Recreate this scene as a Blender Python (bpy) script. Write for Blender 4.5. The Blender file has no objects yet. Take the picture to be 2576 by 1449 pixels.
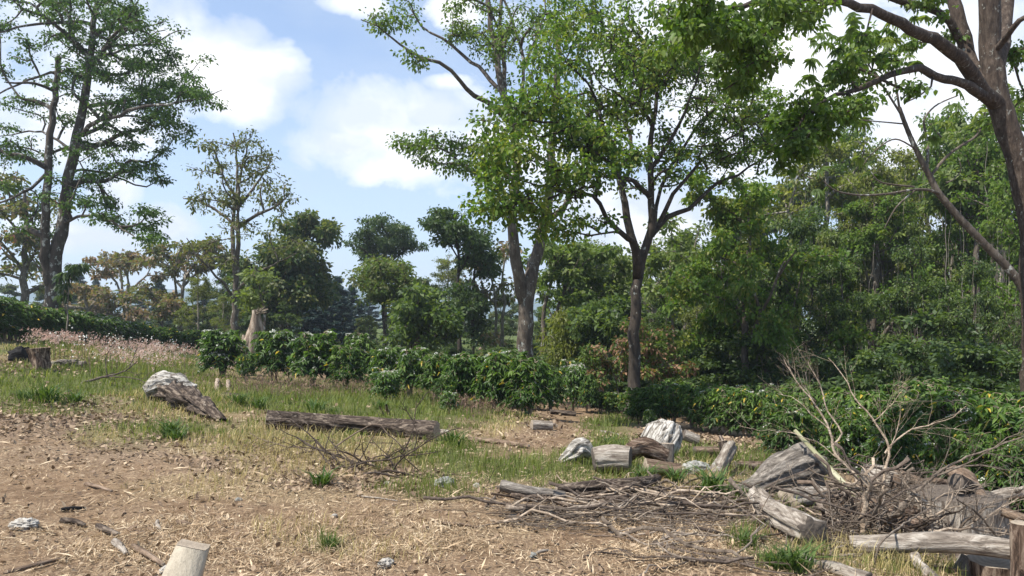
import bpy, math, random
import numpy as np
R = np.random.default_rng(7)
random.seed(7)
C = bpy.context.scene.collection
F = 1860.0; HY = 800.0; CX = 1288.0; EYE = 1.6

def P(px, py, Y):
    return np.array([(px-CX)/F*Y, Y, EYE-(py-HY)/F*Y])

# ------------------------------------------------------------------ terrain
YS = [3, 4.5, 6, 8, 10, 13, 17, 22, 30, 45, 80, 160, 600]
COLS = [-300, 0, 600, 1000, 1350, 1650, 1900, 2250, 2576, 3000]
TAB = [
 [1792,1455,1280,1130,1040, 965, 905, 870, 830, 815, 812, 808, 803],
 [1792,1461,1290,1150,1060, 985, 925, 885, 850, 828, 820, 810, 803],
 [1792,1461,1296,1170,1095,1040,1000, 972, 930, 885, 850, 825, 808],
 [1792,1461,1296,1175,1105,1058,1022, 992, 955, 905, 860, 830, 810],
 [1792,1461,1300,1185,1120,1085,1060,1035, 995, 930, 870, 835, 810],
 [1795,1470,1320,1210,1150,1108,1084,1062,1015, 940, 875, 838, 811],
 [1800,1490,1345,1240,1180,1135,1108,1075,1020, 945, 878, 839, 811],
 [1830,1530,1385,1290,1230,1170,1130,1085,1025, 948, 880, 840, 812],
 [1870,1570,1430,1325,1255,1190,1140,1090,1030, 950, 880, 840, 812],
 [1890,1590,1450,1345,1270,1200,1145,1095,1035, 952, 880, 840, 812]]
_tc = (np.array(COLS)-CX)/F
_ly = np.log(np.array(YS, float))
_z = np.array([[EYE-(TAB[i][j]-HY)/F*YS[j] for j in range(len(YS))] for i in range(len(COLS))])
NT, NL = 90, 90
_tf = np.linspace(_tc[0], _tc[-1], NT); _lf = np.linspace(_ly[0], _ly[-1], NL)
_g = np.array([[np.interp(t, _tc, _z[:, j]) for j in range(len(YS))] for t in _tf])
_g = np.array([np.interp(_lf, _ly, r) for r in _g])
for _ in range(14):
    a = np.pad(_g, 1, mode='edge')
    _g = (a[:-2, 1:-1]+a[2:, 1:-1]+a[1:-1, :-2]+a[1:-1, 2:]+4*_g)/8

def _h(ix, iy, iz, s):
    v = np.sin(ix*127.1+iy*311.7+iz*74.7+s*19.19)*43758.5453
    return v-np.floor(v)
def vnoise(p, s=0):
    p = np.asarray(p, float); i = np.floor(p); f = p-i; f = f*f*(3-2*f)
    x, y, z = i[:, 0], i[:, 1], i[:, 2]; u, v, w = f[:, 0], f[:, 1], f[:, 2]
    r = 0
    for a in (0, 1):
        for b in (0, 1):
            for c in (0, 1):
                r = r+_h(x+a, y+b, z+c, s)*(u if a else 1-u)*(v if b else 1-v)*(w if c else 1-w)
    return r
def fbm(p, o=3, s=0):
    p = np.asarray(p, float); r = 0; a = .5; t = 0
    for k in range(o):
        r = r+a*vnoise(p*2**k, s+k*7); t += a; a *= .5
    return r/t
def TZ(x, y, bumps=True):
    x = np.atleast_1d(np.asarray(x, float)); y = np.atleast_1d(np.asarray(y, float))
    Yc = np.clip(y, 3, 600); t = np.clip(x/Yc, _tf[0], _tf[-1]-1e-6)
    ft = (t-_tf[0])/(_tf[1]-_tf[0]); fl = (np.log(Yc)-_lf[0])/(_lf[1]-_lf[0])
    i = np.clip(ft.astype(int), 0, NT-2); j = np.clip(fl.astype(int), 0, NL-2)
    a = ft-i; b = fl-j
    z = (1-a)*(1-b)*_g[i, j]+a*(1-b)*_g[i+1, j]+(1-a)*b*_g[i, j+1]+a*b*_g[i+1, j+1]
    if bumps:
        q = np.stack([x*.9, y*.9, x*0], 1)
        z = z+(fbm(q, 3, 3)-.5)*.14*np.clip(y/10, .35, 1.5)
    return z
def tz(x, y): return float(TZ(x, y)[0])
def G(px, py):
    """ground point seen at a place in the picture"""
    Y = np.exp(np.linspace(math.log(2.6), math.log(200), 1500))
    x = (px-CX)/F*Y; zr = EYE-(py-HY)/F*Y
    k = np.argmax(zr <= TZ(x, Y))
    return np.array([x[k], Y[k], tz(x[k], Y[k])])
def PX(x, y, z):
    return CX+x/y*F, HY-(z-EYE)/y*F

# ------------------------------------------------------------------ meshes
class MB:
    def __init__(s): s.v = []; s.f = []; s.a = []; s.n = 0
    def add(s, v, faces, rnd=None):
        v = np.asarray(v, float)
        s.v.append(v)
        for f in faces: s.f.append(np.asarray(f, int)+s.n)
        s.a.append(np.full(len(v), .5) if rnd is None else (np.full(len(v), float(rnd)) if np.isscalar(rnd) else np.asarray(rnd, float)))
        s.n += len(v)
    def mesh(s, name, mat, off=None, smooth=True):
        me = bpy.data.meshes.new(name)
        v = np.concatenate(s.v)
        if off is not None: v = v-np.asarray(off)
        me.vertices.add(len(v)); me.vertices.foreach_set('co', v.ravel().astype(np.float32))
        ks = [f.shape[1] for f in s.f]; tot = sum(f.size for f in s.f); nf = sum(len(f) for f in s.f)
        me.loops.add(tot); me.loops.foreach_set('vertex_index', np.concatenate([f.ravel() for f in s.f]).astype(np.int32))
        me.polygons.add(nf)
        cnt = np.concatenate([np.full(len(f), f.shape[1]) for f in s.f]); st = np.concatenate([[0], np.cumsum(cnt)[:-1]])
        me.polygons.foreach_set('loop_start', st.astype(np.int32))
        if smooth: me.polygons.foreach_set('use_smooth', np.ones(nf, bool))
        at = me.attributes.new('rnd', 'FLOAT', 'POINT'); at.data.foreach_set('value', np.concatenate(s.a).astype(np.float32))
        me.update(calc_edges=True); me.validate()
        if mat is not None: me.materials.append(mat)
        return me
def link(name, me, parent=None, loc=(0, 0, 0)):
    o = bpy.data.objects.new(name, me); C.objects.link(o); o.location = loc
    if parent is not None: o.parent = parent
    return o
def tag(o, label=None, cat=None, group=None, kind=None):
    if label: o['label'] = label
    if cat: o['category'] = cat
    if group: o['group'] = group
    if kind: o['kind'] = kind
    return o
def empty(name, loc, label, cat, group=None):
    o = bpy.data.objects.new(name, None); C.objects.link(o); o.location = loc
    o.empty_display_size = .2
    return tag(o, label, cat, group)

def unit(v):
    return v/np.maximum(np.linalg.norm(v, axis=-1, keepdims=True), 1e-9)
def tube(mb, pts, rad, k=6, rnd=.5, disp=None, caps=False):
    pts = np.asarray(pts, float); rad = np.asarray(rad, float); n = len(pts)
    t = unit(np.gradient(pts, axis=0)); m = np.abs(t.mean(0)); ref = np.zeros(3); ref[int(np.argmin(m))] = 1
    u = unit(np.cross(t, ref)); w = np.cross(t, u)
    th = np.arange(k)/k*2*math.pi; c, s = np.cos(th), np.sin(th)
    rr = np.repeat(rad[:, None], k, 1)
    if disp is not None: rr = disp(rr, th, pts)
    v = pts[:, None, :]+rr[..., None]*(u[:, None, :]*c[None, :, None]+w[:, None, :]*s[None, :, None])
    i = np.arange(n-1)[:, None]*k; j = np.arange(k)[None, :]; j2 = (j+1) % k
    q = np.stack([i+j, i+j2, i+k+j2, i+k+j], -1).reshape(-1, 4)
    fs = [q]
    if caps: fs += [np.arange(k)[None, ::-1], (np.arange(k)+(n-1)*k)[None, :]]
    mb.add(v.reshape(-1, 3), fs, rnd)
    return v
def leaves(mb, c, d, nrm, L, W, kind='s', rnd=None, droop=.15):
    n = len(c); d = unit(d); s = unit(np.cross(d, nrm)); nn = np.cross(s, d)
    L = np.broadcast_to(L, (n,))[:, None]; W = np.broadcast_to(W, (n,))[:, None]
    dz = np.array([0, 0, -1.0])
    if kind == 's':
        v = np.stack([c, c+d*L*.45+s*W*.5+nn*W*.12, c+d*L+dz*L*droop, c+d*L*.45-s*W*.5+nn*W*.12], 1)
        f = np.arange(n*4).reshape(n, 4); mb.add(v.reshape(-1, 3), [f], np.repeat(rnd, 4)); return
    v = np.stack([c, c+d*L*.25+s*W*.46+nn*W*.14, c+d*L*.62+s*W*.36+nn*W*.12+dz*L*droop*.35, c+d*L+dz*L*droop,
                  c+d*L*.62-s*W*.36+nn*W*.12+dz*L*droop*.35, c+d*L*.25-s*W*.46+nn*W*.14], 1)
    b = np.arange(n)[:, None]*6
    f = np.concatenate([b+np.array([[0, 1, 2, 3]]), b+np.array([[0, 3, 4, 5]])])
    mb.add(v.reshape(-1, 3), [f], np.repeat(rnd, 6))
def rdir(n, up=0.0, rg=None):
    v = (rg or R).normal(size=(n, 3)); v = unit(v); v[:, 2] += up
    return unit(v)

# ------------------------------------------------------------------ materials
def nodes(name):
    m = bpy.data.materials.new(name); m.use_nodes = True
    nt = m.node_tree; nt.nodes.clear(); return m, nt, nt.nodes.new('ShaderNodeOutputMaterial')
def N(nt, t, **kw):
    n = nt.nodes.new(t)
    for k, v in kw.items():
        if k in n.inputs.keys() if isinstance(k, str) else False: n.inputs[k].default_value = v
        else: setattr(n, k, v)
    return n
def ramp(nt, src, stops, interp='LINEAR'):
    r = nt.nodes.new('ShaderNodeValToRGB'); r.color_ramp.interpolation = interp
    e = r.color_ramp.elements
    while len(e) < len(stops): e.new(.5)
    for k, (p, c) in enumerate(stops): e[k].position = p; e[k].color = (*c, 1) if len(c) == 3 else c
    nt.links.new(src, r.inputs[0]); return r.outputs[0]
def noise(nt, scale, detail=4, vec=None, rough=.6, dist=0):
    n = nt.nodes.new('ShaderNodeTexNoise'); n.inputs['Scale'].default_value = scale; n.inputs['Detail'].default_value = detail
    n.inputs['Roughness'].default_value = rough; n.inputs['Distortion'].default_value = dist
    if vec is not None: nt.links.new(vec, n.inputs['Vector'])
    return n.outputs['Fac']
def mapping(nt, vec, sc, loc=(0, 0, 0)):
    m = nt.nodes.new('ShaderNodeMapping'); m.inputs['Scale'].default_value = sc; m.inputs['Location'].default_value = loc
    nt.links.new(vec, m.inputs['Vector']); return m.outputs[0]
def mixc(nt, fac, a, b, mode='MIX'):
    m = nt.nodes.new('ShaderNodeMix'); m.data_type = 'RGBA'; m.blend_type = mode
    for inp, v in ((m.inputs[0], fac), (m.inputs[6], a), (m.inputs[7], b)):
        if hasattr(v, 'type') or isinstance(v, bpy.types.NodeSocket): nt.links.new(v, inp)
        elif isinstance(v, (int, float)): inp.default_value = v
        else: inp.default_value = (*v, 1)
    return m.outputs[2]
def math_(nt, op, a, b=None, clamp=False):
    m = nt.nodes.new('ShaderNodeMath'); m.operation = op; m.use_clamp = clamp
    for i, v in enumerate((a, b)):
        if v is None: continue
        if isinstance(v, (int, float)): m.inputs[i].default_value = v
        else: nt.links.new(v, m.inputs[i])
    return m.outputs[0]
def bsdf(nt, out, col, rough=.8, bump=None, bstr=.5, bdist=.02, spec=.3):
    b = nt.nodes.new('ShaderNodeBsdfPrincipled'); b.inputs['Roughness'].default_value = rough
    b.inputs['Specular IOR Level'].default_value = spec
    if isinstance(col, bpy.types.NodeSocket): nt.links.new(col, b.inputs['Base Color'])
    else: b.inputs['Base Color'].default_value = (*col, 1)
    if bump is not None:
        bp = nt.nodes.new('ShaderNodeBump'); bp.inputs['Strength'].default_value = bstr; bp.inputs['Distance'].default_value = bdist
        nt.links.new(bump, bp.inputs['Height']); nt.links.new(bp.outputs[0], b.inputs['Normal'])
    nt.links.new(b.outputs[0], out.inputs[0]); return b
def coord(nt, which='Object'):
    return nt.nodes.new('ShaderNodeTexCoord').outputs[which]
def leafmat(name, cols, trans=.35, rough=.5, spec=.35, tint=(1.5, 1.6, .6), clump=.55):
    m, nt, out = nodes(name)
    at = N(nt, 'ShaderNodeAttribute', attribute_name='rnd')
    co = coord(nt)
    nz = noise(nt, clump, 2, co)
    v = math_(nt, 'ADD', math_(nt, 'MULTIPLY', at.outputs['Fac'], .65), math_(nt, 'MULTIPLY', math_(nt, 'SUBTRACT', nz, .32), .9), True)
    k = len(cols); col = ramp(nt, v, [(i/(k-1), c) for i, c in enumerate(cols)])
    b = bsdf(nt, out, col, rough, spec=spec)
    t = nt.nodes.new('ShaderNodeBsdfTranslucent'); nt.links.new(mixc(nt, 1.0, col, tint, 'MULTIPLY'), t.inputs[0])
    mx = nt.nodes.new('ShaderNodeMixShader'); mx.inputs[0].default_value = trans
    nt.links.new(b.outputs[0], mx.inputs[1]); nt.links.new(t.outputs[0], mx.inputs[2]); nt.links.new(mx.outputs[0], out.inputs[0])
    return m
def barkmat(name, dark, mid, light, lich=.25, sc=3.0, grain=(1, 1, .25), spec=.2, lcol=(.42, .43, .38), bs=.8, grainsc=1.0):
    m, nt, out = nodes(name); co = coord(nt)
    v = mapping(nt, co, grain)
    n1 = noise(nt, sc*3*grainsc, 8, v, .7); n2 = noise(nt, sc*.9, 3, co)
    col = ramp(nt, n1, [(.32, dark), (.5, mid), (.7, light)])
    col = mixc(nt, ramp(nt, n2, [(.35, (0, 0, 0)), (.7, (.7, .7, .7))]), col, dark)
    if lich > 0:
        n3 = noise(nt, sc*1.6, 5, mapping(nt, co, (1, 1, .7), (3, 1, 7)), .7)
        fac = ramp(nt, n3, [(.66-lich*.3, (0, 0, 0)), (.72-lich*.3, (.85, .85, .85))])
        col = mixc(nt, fac, col, lcol)
    if name.startswith('twig'):
        oi = nt.nodes.new('ShaderNodeObjectInfo'); col = mixc(nt, 1.0, col, ramp(nt, oi.outputs['Random'], [(0, (.5, .47, .44)), (.55, (1, 1, 1)), (1, (1.5, 1.42, 1.3))]), 'MULTIPLY')
    bsdf(nt, out, col, .9, n1, bs, .05, spec); return m
def woodmat(name, dark, mid, light, grain=(1, 1, 1), sc=8, lo=.35, hi=.68, bs=.9, bd=.02):
    """weathered wood: the grain runs along the attribute-free local axis chosen by 'grain'"""
    m, nt, out = nodes(name); co = coord(nt)
    n1 = noise(nt, sc, 8, mapping(nt, co, grain), .68, .4)
    n2 = noise(nt, sc*.22, 4, co, .6)
    col = ramp(nt, n1, [(lo, dark), ((lo+hi)/2, mid), (hi, light)])
    col = mixc(nt, ramp(nt, n2, [(.38, (0, 0, 0)), (.68, (.75, .75, .75))]), col, tuple(.55*a+.25*b for a, b in zip(dark, mid)))
    bsdf(nt, out, col, .85, n1, bs, bd, .2); return m
M = {}
def mats():
    M['leaf_bright'] = leafmat('leaf_bright', [(.035, .075, .014), (.095, .165, .028), (.22, .29, .06)], .45, .5, .25)
    M['leaf_yellow'] = leafmat('leaf_yellow', [(.07, .10, .02), (.16, .19, .035), (.30, .30, .065)], .42, .5)
    M['leaf_mid'] = leafmat('leaf_mid', [(.04, .075, .02), (.10, .15, .035), (.23, .27, .08)], .42, .55, .25)
    M['leaf_dark'] = leafmat('leaf_dark', [(.026, .048, .02), (.055, .092, .03), (.12, .16, .055)], .35)
    M['leaf_olive'] = leafmat('leaf_olive', [(.055, .065, .025), (.11, .125, .04), (.20, .19, .07)], .4)
    M['leaf_tall'] = leafmat('leaf_tall', [(.028, .055, .018), (.065, .12, .03), (.13, .19, .055)], .35, .6, .2)
    M['leaf_pale'] = leafmat('leaf_pale', [(.06, .09, .03), (.13, .17, .055), (.23, .26, .10)], .4)
    M['leaf_blue'] = leafmat('leaf_blue', [(.012, .03, .03), (.025, .055, .048), (.045, .09, .07)], .15)
    M['leaf_orange'] = leafmat('leaf_orange', [(.10, .10, .05), (.19, .14, .09), (.32, .17, .12)], .35)
    M['leaf_red'] = leafmat('leaf_red', [(.10, .12, .05), (.24, .17, .10), (.52, .16, .13)], .35)
    M['leaf_rust'] = leafmat('leaf_rust', [(.15, .085, .05), (.26, .15, .09), (.36, .22, .14)], .3, .7)
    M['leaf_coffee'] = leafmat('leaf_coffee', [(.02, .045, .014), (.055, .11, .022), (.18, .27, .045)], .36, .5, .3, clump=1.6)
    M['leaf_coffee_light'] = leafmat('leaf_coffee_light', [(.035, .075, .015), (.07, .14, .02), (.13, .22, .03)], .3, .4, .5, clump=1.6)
    M['leaf_old'] = leafmat('leaf_old', [(.35, .22, .03), (.5, .36, .05), (.6, .45, .08)], .4)
    M['leaf_bamboo'] = leafmat('leaf_bamboo', [(.07, .10, .02), (.15, .17, .03), (.26, .26, .05)], .45)
    M['petal'] = leafmat('petal', [(.55, .55, .42), (.72, .72, .62), (.8, .8, .75)], .3, .6, tint=(1, 1, 1))
    M['bark_grey'] = barkmat('bark_grey', (.055, .042, .032), (.13, .105, .082), (.22, .19, .15), .25)
    M['bark_tall'] = barkmat('bark_tall', (.035, .028, .022), (.085, .070, .056), (.16, .135, .11), .32, 2.0)
    M['bark_dark'] = barkmat('bark_dark', (.025, .02, .016), (.06, .048, .038), (.11, .09, .07), .18)
    M['bark_right'] = barkmat('bark_right', (.03, .022, .017), (.085, .062, .047), (.17, .135, .105), .2, 7.0, lcol=(.30, .30, .26))
    M['bark_pale'] = barkmat('bark_pale', (.12, .10, .08), (.24, .21, .17), (.36, .33, .28), .2)
    M['twig'] = barkmat('twig', (.12, .092, .07), (.33, .27, .215), (.56, .49, .40), 0, 6, (1, 1, 1))
    M['twig_dark'] = barkmat('twig_dark', (.055, .042, .034), (.14, .108, .086), (.28, .23, .19), 0, 6, (1, 1, 1))
mats()

# ------------------------------------------------------------------ tree growth
def resample(pl, step):
    pl = np.asarray(pl, float); d = np.linalg.norm(np.diff(pl[:, :3], axis=0), axis=1); s = np.concatenate([[0], np.cumsum(d)])
    n = max(2, int(s[-1]/step)+1); q = np.linspace(0, s[-1], n)
    # smooth the corners with a Catmull-Rom pass
    out = []
    for x in q:
        i = min(np.searchsorted(s, x, 'right')-1, len(pl)-2); i = max(i, 0); u = (x-s[i])/max(s[i+1]-s[i], 1e-9)
        p0 = pl[max(i-1, 0)]; p1 = pl[i]; p2 = pl[i+1]; p3 = pl[min(i+2, len(pl)-1)]
        out.append(.5*((2*p1)+(-p0+p2)*u+(2*p0-5*p1+4*p2-p3)*u*u+(-p0+3*p1-3*p2+p3)*u**3))
    return np.array(out)
def grow(limbs, attr, bf=.35, step=.5, rt=.012, rexp=.5, wig=.12, seed=0, smooth=2):
    """limbs: list of (n,4) arrays x,y,z,r ; attr (m,3) crown points.  Returns pos, parent, radius, fixed, tip flags"""
    rg = np.random.default_rng(seed)
    pos = []; par = []; rad = []; plen = []
    for L in limbs:
        q = resample(L, step)
        if pos:
            A = np.array(pos); k = int(np.argmin(np.linalg.norm(A-q[0, :3], axis=1))); p = k
            if np.linalg.norm(A[k]-q[0, :3]) < 1e-3: q = q[1:]
        else: p = -1
        for r in q:
            pl = 0 if p < 0 else plen[p]+np.linalg.norm(np.array(pos[p])-r[:3])
            pos.append(r[:3]+rg.normal(size=3)*wig*.25*min(1, step)*(p >= 0)); par.append(p); rad.append(r[3]); plen.append(pl); p = len(pos)-1
    nf = len(pos); m = len(attr)
    pos = list(map(np.array, pos)); A = np.array(pos); PLn = np.array(plen)
    # the lower trunk takes no twigs: only nodes past the first fifth
    dist = np.linalg.norm(attr[:, None, :]-A[None], axis=2)
    cost = dist+bf*PLn[None]
    bn = cost.argmin(1); bc = cost[np.arange(m), bn]
    done = np.zeros(m, bool); tips = []
    for _ in range(m):
        bd = np.where(done, 1e9, bc-bf*0)
        i = int(bd.argmin()); done[i] = True
        a = pos[bn[i]]; b = attr[i]; d = np.linalg.norm(b-a); ns = max(1, int(d/step+.5)); p = int(bn[i]); new = []
        for k in range(1, ns+1):
            u = k/ns; q = a+(b-a)*u
            if k < ns: q = q+rg.normal(size=3)*wig*min(step, d)*.8
            pos.append(q); par.append(p); rad.append(0); plen.append(plen[p]+np.linalg.norm(q-pos[p])); p = len(pos)-1; new.append(p)
        tips.append(p)
        Q = np.array([pos[k] for k in new]); ql = np.array([plen[k] for k in new])
        c = np.linalg.norm(attr[:, None]-Q[None], axis=2)+bf*ql[None]
        j = c.argmin(1); cj = c[np.arange(m), j]; up = cj < bc
        bc = np.where(up, cj, bc); bn = np.where(up, np.array(new)[j], bn)
    pos = np.array(pos); par = np.array(par); rad = np.array(rad); n = len(pos)
    cnt = np.zeros(n); cnt[tips] = 1
    for i in range(n-1, 0, -1):
        if par[i] >= 0: cnt[par[i]] += cnt[i]
    for i in range(nf, n):
        rad[i] = min(rt*max(cnt[i], 1)**rexp, rad[par[i]]*.92)
    kids = [[] for _ in range(n)]
    for i in range(n):
        if par[i] >= 0: kids[par[i]].append(i)
    for _ in range(smooth):
        q = pos.copy()
        for i in range(nf, n):
            if kids[i]:
                k = max(kids[i], key=lambda j: cnt[j]); q[i] = .5*pos[i]+.25*pos[par[i]]+.25*pos[k]
        pos = q
    return pos, par, rad, kids, cnt, np.array(tips), nf
def wood(mb, T, kmin=4, kmax=10, rthr=.05, flare=0, bumpy=.12, seed=0):
    pos, par, rad, kids, cnt, tips, nf = T
    starts = [0]; used = set()
    while starts:
        s = starts.pop(); ch = [s]; i = s
        while kids[i]:
            k = max(kids[i], key=lambda j: (rad[j], cnt[j]))
            for j in kids[i]:
                if j != k: starts.append(j)
            ch.append(k); i = k
        p = par[s]
        pts = pos[ch]; rr = rad[ch].copy()
        if p >= 0:
            pts = np.vstack([pos[p], pts]); rr = np.concatenate([[min(rad[p]*.95, rr[0]*1.25)], rr])
        if len(pts) < 2: continue
        rm = rr.max(); k = kmax if rm > rthr*2.5 else (6 if rm > rthr else kmin)
        if rm > rthr*2.5:
            def dp(r, th, pp, sd=seed):
                a = np.stack([np.cos(th)[None]*2+pp[:, 2:3]*.5+0*th[None], np.sin(th)[None]*2+pp[:, 0:1]*.5+0*th[None], pp[:, 2:3]*.9+0*th[None]], -1)
                nz = fbm(a.reshape(-1, 3), 3, sd).reshape(r.shape)
                return r*(1+(nz-.5)*2*bumpy)
            tube(mb, pts, rr, k, disp=dp)
        else: tube(mb, pts, rr, k)
def crown(mb, T, per, L, W, kind='s', spread=.35, seed=0, flat=.6, downs=.3, hueq=None):
    pos, par, rad, kids, cnt, tips, nf = T
    rg = np.random.default_rng(seed+5)
    tp = pos[tips]; tp2 = pos[par[tips]]
    n = len(tips)*per
    c0 = np.repeat(tp, per, 0); b0 = np.repeat(tp2, per, 0)
    u = rg.random((n, 1))**.8; ax = b0+(c0-b0)*u*1.15
    off = rdir(n, 0, rg)*rg.random((n, 1))**.6*spread; off[:, 2] *= flat
    c = ax+off
    d = unit(off)*.8+rdir(n, 0, rg)*.8; d[:, 2] -= downs
    nr = rdir(n, .9, rg)
    cl = np.repeat(rg.random(len(tips)), per)
    rnd = np.clip(.55*cl+.45*rg.random(n), 0, 1)
    s = rg.uniform(.65, 1.25, n)
    leaves(mb, c, d, nr, L*s, W*s, kind, rnd)
def blobpts(blobs, Y0, seed):
    rg = np.random.default_rng(seed); out = []
    for (px, py, rx, ry, dY, rY, n) in blobs:
        Y = Y0+dY; c = P(px, py, Y); s = np.array([rx/F*Y, rY, ry/F*Y])
        nc = max(3, n//7); cc = rdir(nc, 0, rg)*rg.random((nc, 1))**.4*rg.uniform(.8, 1.28, (nc, 1))
        k = rg.integers(nc, size=n); q = cc[k]*s+rdir(n, 0, rg)*rg.random((n, 1))**.5*np.array([1, 1, .38])*max(.18, min(.34*min(s), 1.1))
        out.append(c+q)
    return np.concatenate(out)
def px_limb(Y0, pts, r0, r1, ground=False):
    n = len(pts); out = []
    for i, p in enumerate(pts):
        Y = Y0+(p[2] if len(p) > 2 else 0); w = P(p[0], p[1], Y)
        if ground and i == 0: w[2] = tz(w[0], w[1])-.15
        out.append([*w, (r0+(r1-r0)*i/(n-1))*Y/F])
    return np.array(out)
def hero(name, label, cat, Y0, limbs, blobs, bark, leafs, per=10, L=.16, W=.1, kind='s', bf=.35, step=.5, rt=.012, rexp=.5,
         wig=.15, seed=1, spread=.35, flat=.6, kmax=12, group=None, downs=.3, flare=1.3, split=None):
    """leafs: list of (material, share)"""
    LL = [px_limb(Y0, *l, ground=(i == 0)) for i, l in enumerate(limbs)]
    LL[0][0, 3] *= flare
    at = blobpts(blobs, Y0, seed)
    T = grow(LL, at, bf, step, rt, rexp, wig, seed)
    base = LL[0][0, :3]+np.array([0, 0, .15])
    e = empty(name, base, label, cat, group)
    mb = MB(); wood(mb, T, 3 if Y0 > 25 else 4, kmax, seed=seed); link('trunk', mb.mesh(name+'_trunk', bark, base), e)
    tips = T[5]; rg = np.random.default_rng(seed+9)
    # leaf kinds are split by clump
    sel = rg.random(len(tips)); a = 0
    for mname, share in leafs:
        t = tips[(sel >= a) & (sel < a+share)]; a += share
        if len(t) == 0: continue
        mb = MB(); tt = t
        if split:
            fx = CX+T[0][t][:, 0]/T[0][t][:, 1]*F; right = fx+rg.normal(size=len(t))*40 > split[0]
            tt = t[~right]; t2 = t[right]; t2 = t2[rg.random(len(t2)) < split[4]]
            if len(t2): crown(mb, (T[0], T[1], T[2], T[3], T[4], t2, T[6]), split[1], split[2], split[3], kind, spread*.7, seed+1, flat, downs*.3)
        crown(mb, (T[0], T[1], T[2], T[3], T[4], tt, T[6]), per, L, W, kind, spread, seed, flat, downs)
        link('crown' if mname != 'leaf_red' else 'blossom', mb.mesh(name+'_crown', M[mname], base, False), e)
    return e
# ------------------------------------------------------------------ camera, sun, sky
sc = bpy.context.scene
cam = bpy.data.objects.new('camera', bpy.data.cameras.new('camera')); C.objects.link(cam); sc.camera = cam
cam.location = (0, 0, EYE); cam.rotation_euler = (math.radians(90), 0, 0)
cam.data.sensor_width = 36; cam.data.lens = 36*F/2576; cam.data.shift_y = (HY-724.5)/2576
cam.data.clip_end = 6000; cam.data.clip_start = .05
SUN_EL, SUN_AZ = 58, -118          # azimuth from +Y, clockwise positive: from the left, a little behind
sl = bpy.data.lights.new('sun', 'SUN'); sl.energy = 4.4; sl.angle = math.radians(.6); sl.color = (1, .95, .87)
so = bpy.data.objects.new('sun', sl); C.objects.link(so)
from mathutils import Vector
az = math.radians(SUN_AZ); el = math.radians(SUN_EL)
sd = Vector((math.sin(az)*math.cos(el), math.cos(az)*math.cos(el), math.sin(el)))
so.rotation_euler = sd.to_track_quat('Z', 'Y').to_euler()
w = bpy.data.worlds.new('World'); sc.world = w; w.use_nodes = True
nt = w.node_tree; nt.nodes.clear(); wo = nt.nodes.new('ShaderNodeOutputWorld')
sky = nt.nodes.new('ShaderNodeTexSky'); sky.sky_type = 'NISHITA'; sky.sun_disc = False
sky.sun_elevation = el; sky.sun_rotation = az; sky.altitude = 1200; sky.air_density = 1.0; sky.dust_density = .6; sky.ozone_density = 1.5
bg = nt.nodes.new('ShaderNodeBackground'); bg.inputs[1].default_value = .13; nt.links.new(sky.outputs[0], bg.inputs[0])
cg = coord(nt, 'Generated')
sx = nt.nodes.new('ShaderNodeSeparateXYZ'); nt.links.new(cg, sx.inputs[0])
def vdist(c, s):
    mp = mapping(nt, cg, s)
    v = nt.nodes.new('ShaderNodeVectorMath'); v.operation = 'DISTANCE'; nt.links.new(mp, v.inputs[0])
    v.inputs[1].default_value = tuple(a*b for a, b in zip(c, s)); return v.outputs['Value']
tot = None
def dirp(px, py):
    v = np.array([(px-CX)/F, 1, (HY-py)/F]); return v/np.linalg.norm(v)
# (place, half width, half height) of the cumulus heaps, given as view directions
for (px, py, rx, ry) in [(560, 130, 125, 75), (650, 175, 110, 80), (470, 170, 110, 90), (600, 260, 120, 60), (330, 120, 200, 170), (170, 300, 160, 90),
                         (940, 300, 190, 85), (1100, 290, 150, 75), (870, 370, 150, 60), (1120, 210, 60, 22), (1040, 400, 240, 60), (1250, 380, 190, 110),
                         (300, 480, 50, 45), (400, 560, 90, 45), (230, 590, 160, 40),
                         (870, 10, 75, 28), (1140, 20, 60, 40), (1900, 130, 420, 260), (2300, 300, 500, 300), (1650, 560, 260, 120), (-400, 200, 250, 220), (3200, 200, 400, 300)]:
    rx *= 1.12; ry *= 1.12; k = rx/F/1.0
    d = vdist(dirp(px, py), (1, 1, rx/ry))
    v = math_(nt, 'SUBTRACT', 1.0, math_(nt, 'DIVIDE', d, k))
    tot = v if tot is None else math_(nt, 'MAXIMUM', tot, v)
n1 = noise(nt, 9, 9, mapping(nt, cg, (1, 1, 1.25), (.3, 0, .1)), .62, .3)
n2 = noise(nt, 2.6, 5, mapping(nt, cg, (1, 1, 2.6), (2.3, 4, 1.1)), .6)
f = math_(nt, 'ADD', tot, math_(nt, 'MULTIPLY', math_(nt, 'SUBTRACT', n1, .50), 2.2))
mask = ramp(nt, f, [(-.0, (0, 0, 0)), (.2, (.45, .45, .45)), (.72, (1, 1, 1))])
high = ramp(nt, math_(nt, 'ADD', n2, math_(nt, 'MULTIPLY', sx.outputs['Z'], -.25)), [(.25, (.28, .28, .28)), (.6, (.8, .8, .8))])
low = ramp(nt, sx.outputs['Z'], [(0, (.85, .85, .85)), (.22, (.5, .5, .5)), (.42, (.12, .12, .12))])
veil = math_(nt, 'MAXIMUM', high, low)
cloudc = ramp(nt, noise(nt, 5, 5, mapping(nt, cg, (1, 1, 1.6), (0, 0, .06)), .55), [(.40, (.60, .66, .76)), (.56, (.95, .95, .97))])
cl = nt.nodes.new('ShaderNodeBackground'); nt.links.new(cloudc, cl.inputs[0]); cl.inputs[1].default_value = .80
vl = nt.nodes.new('ShaderNodeBackground'); vl.inputs[0].default_value = (.60, .72, .90, 1); vl.inputs[1].default_value = .62
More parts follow.
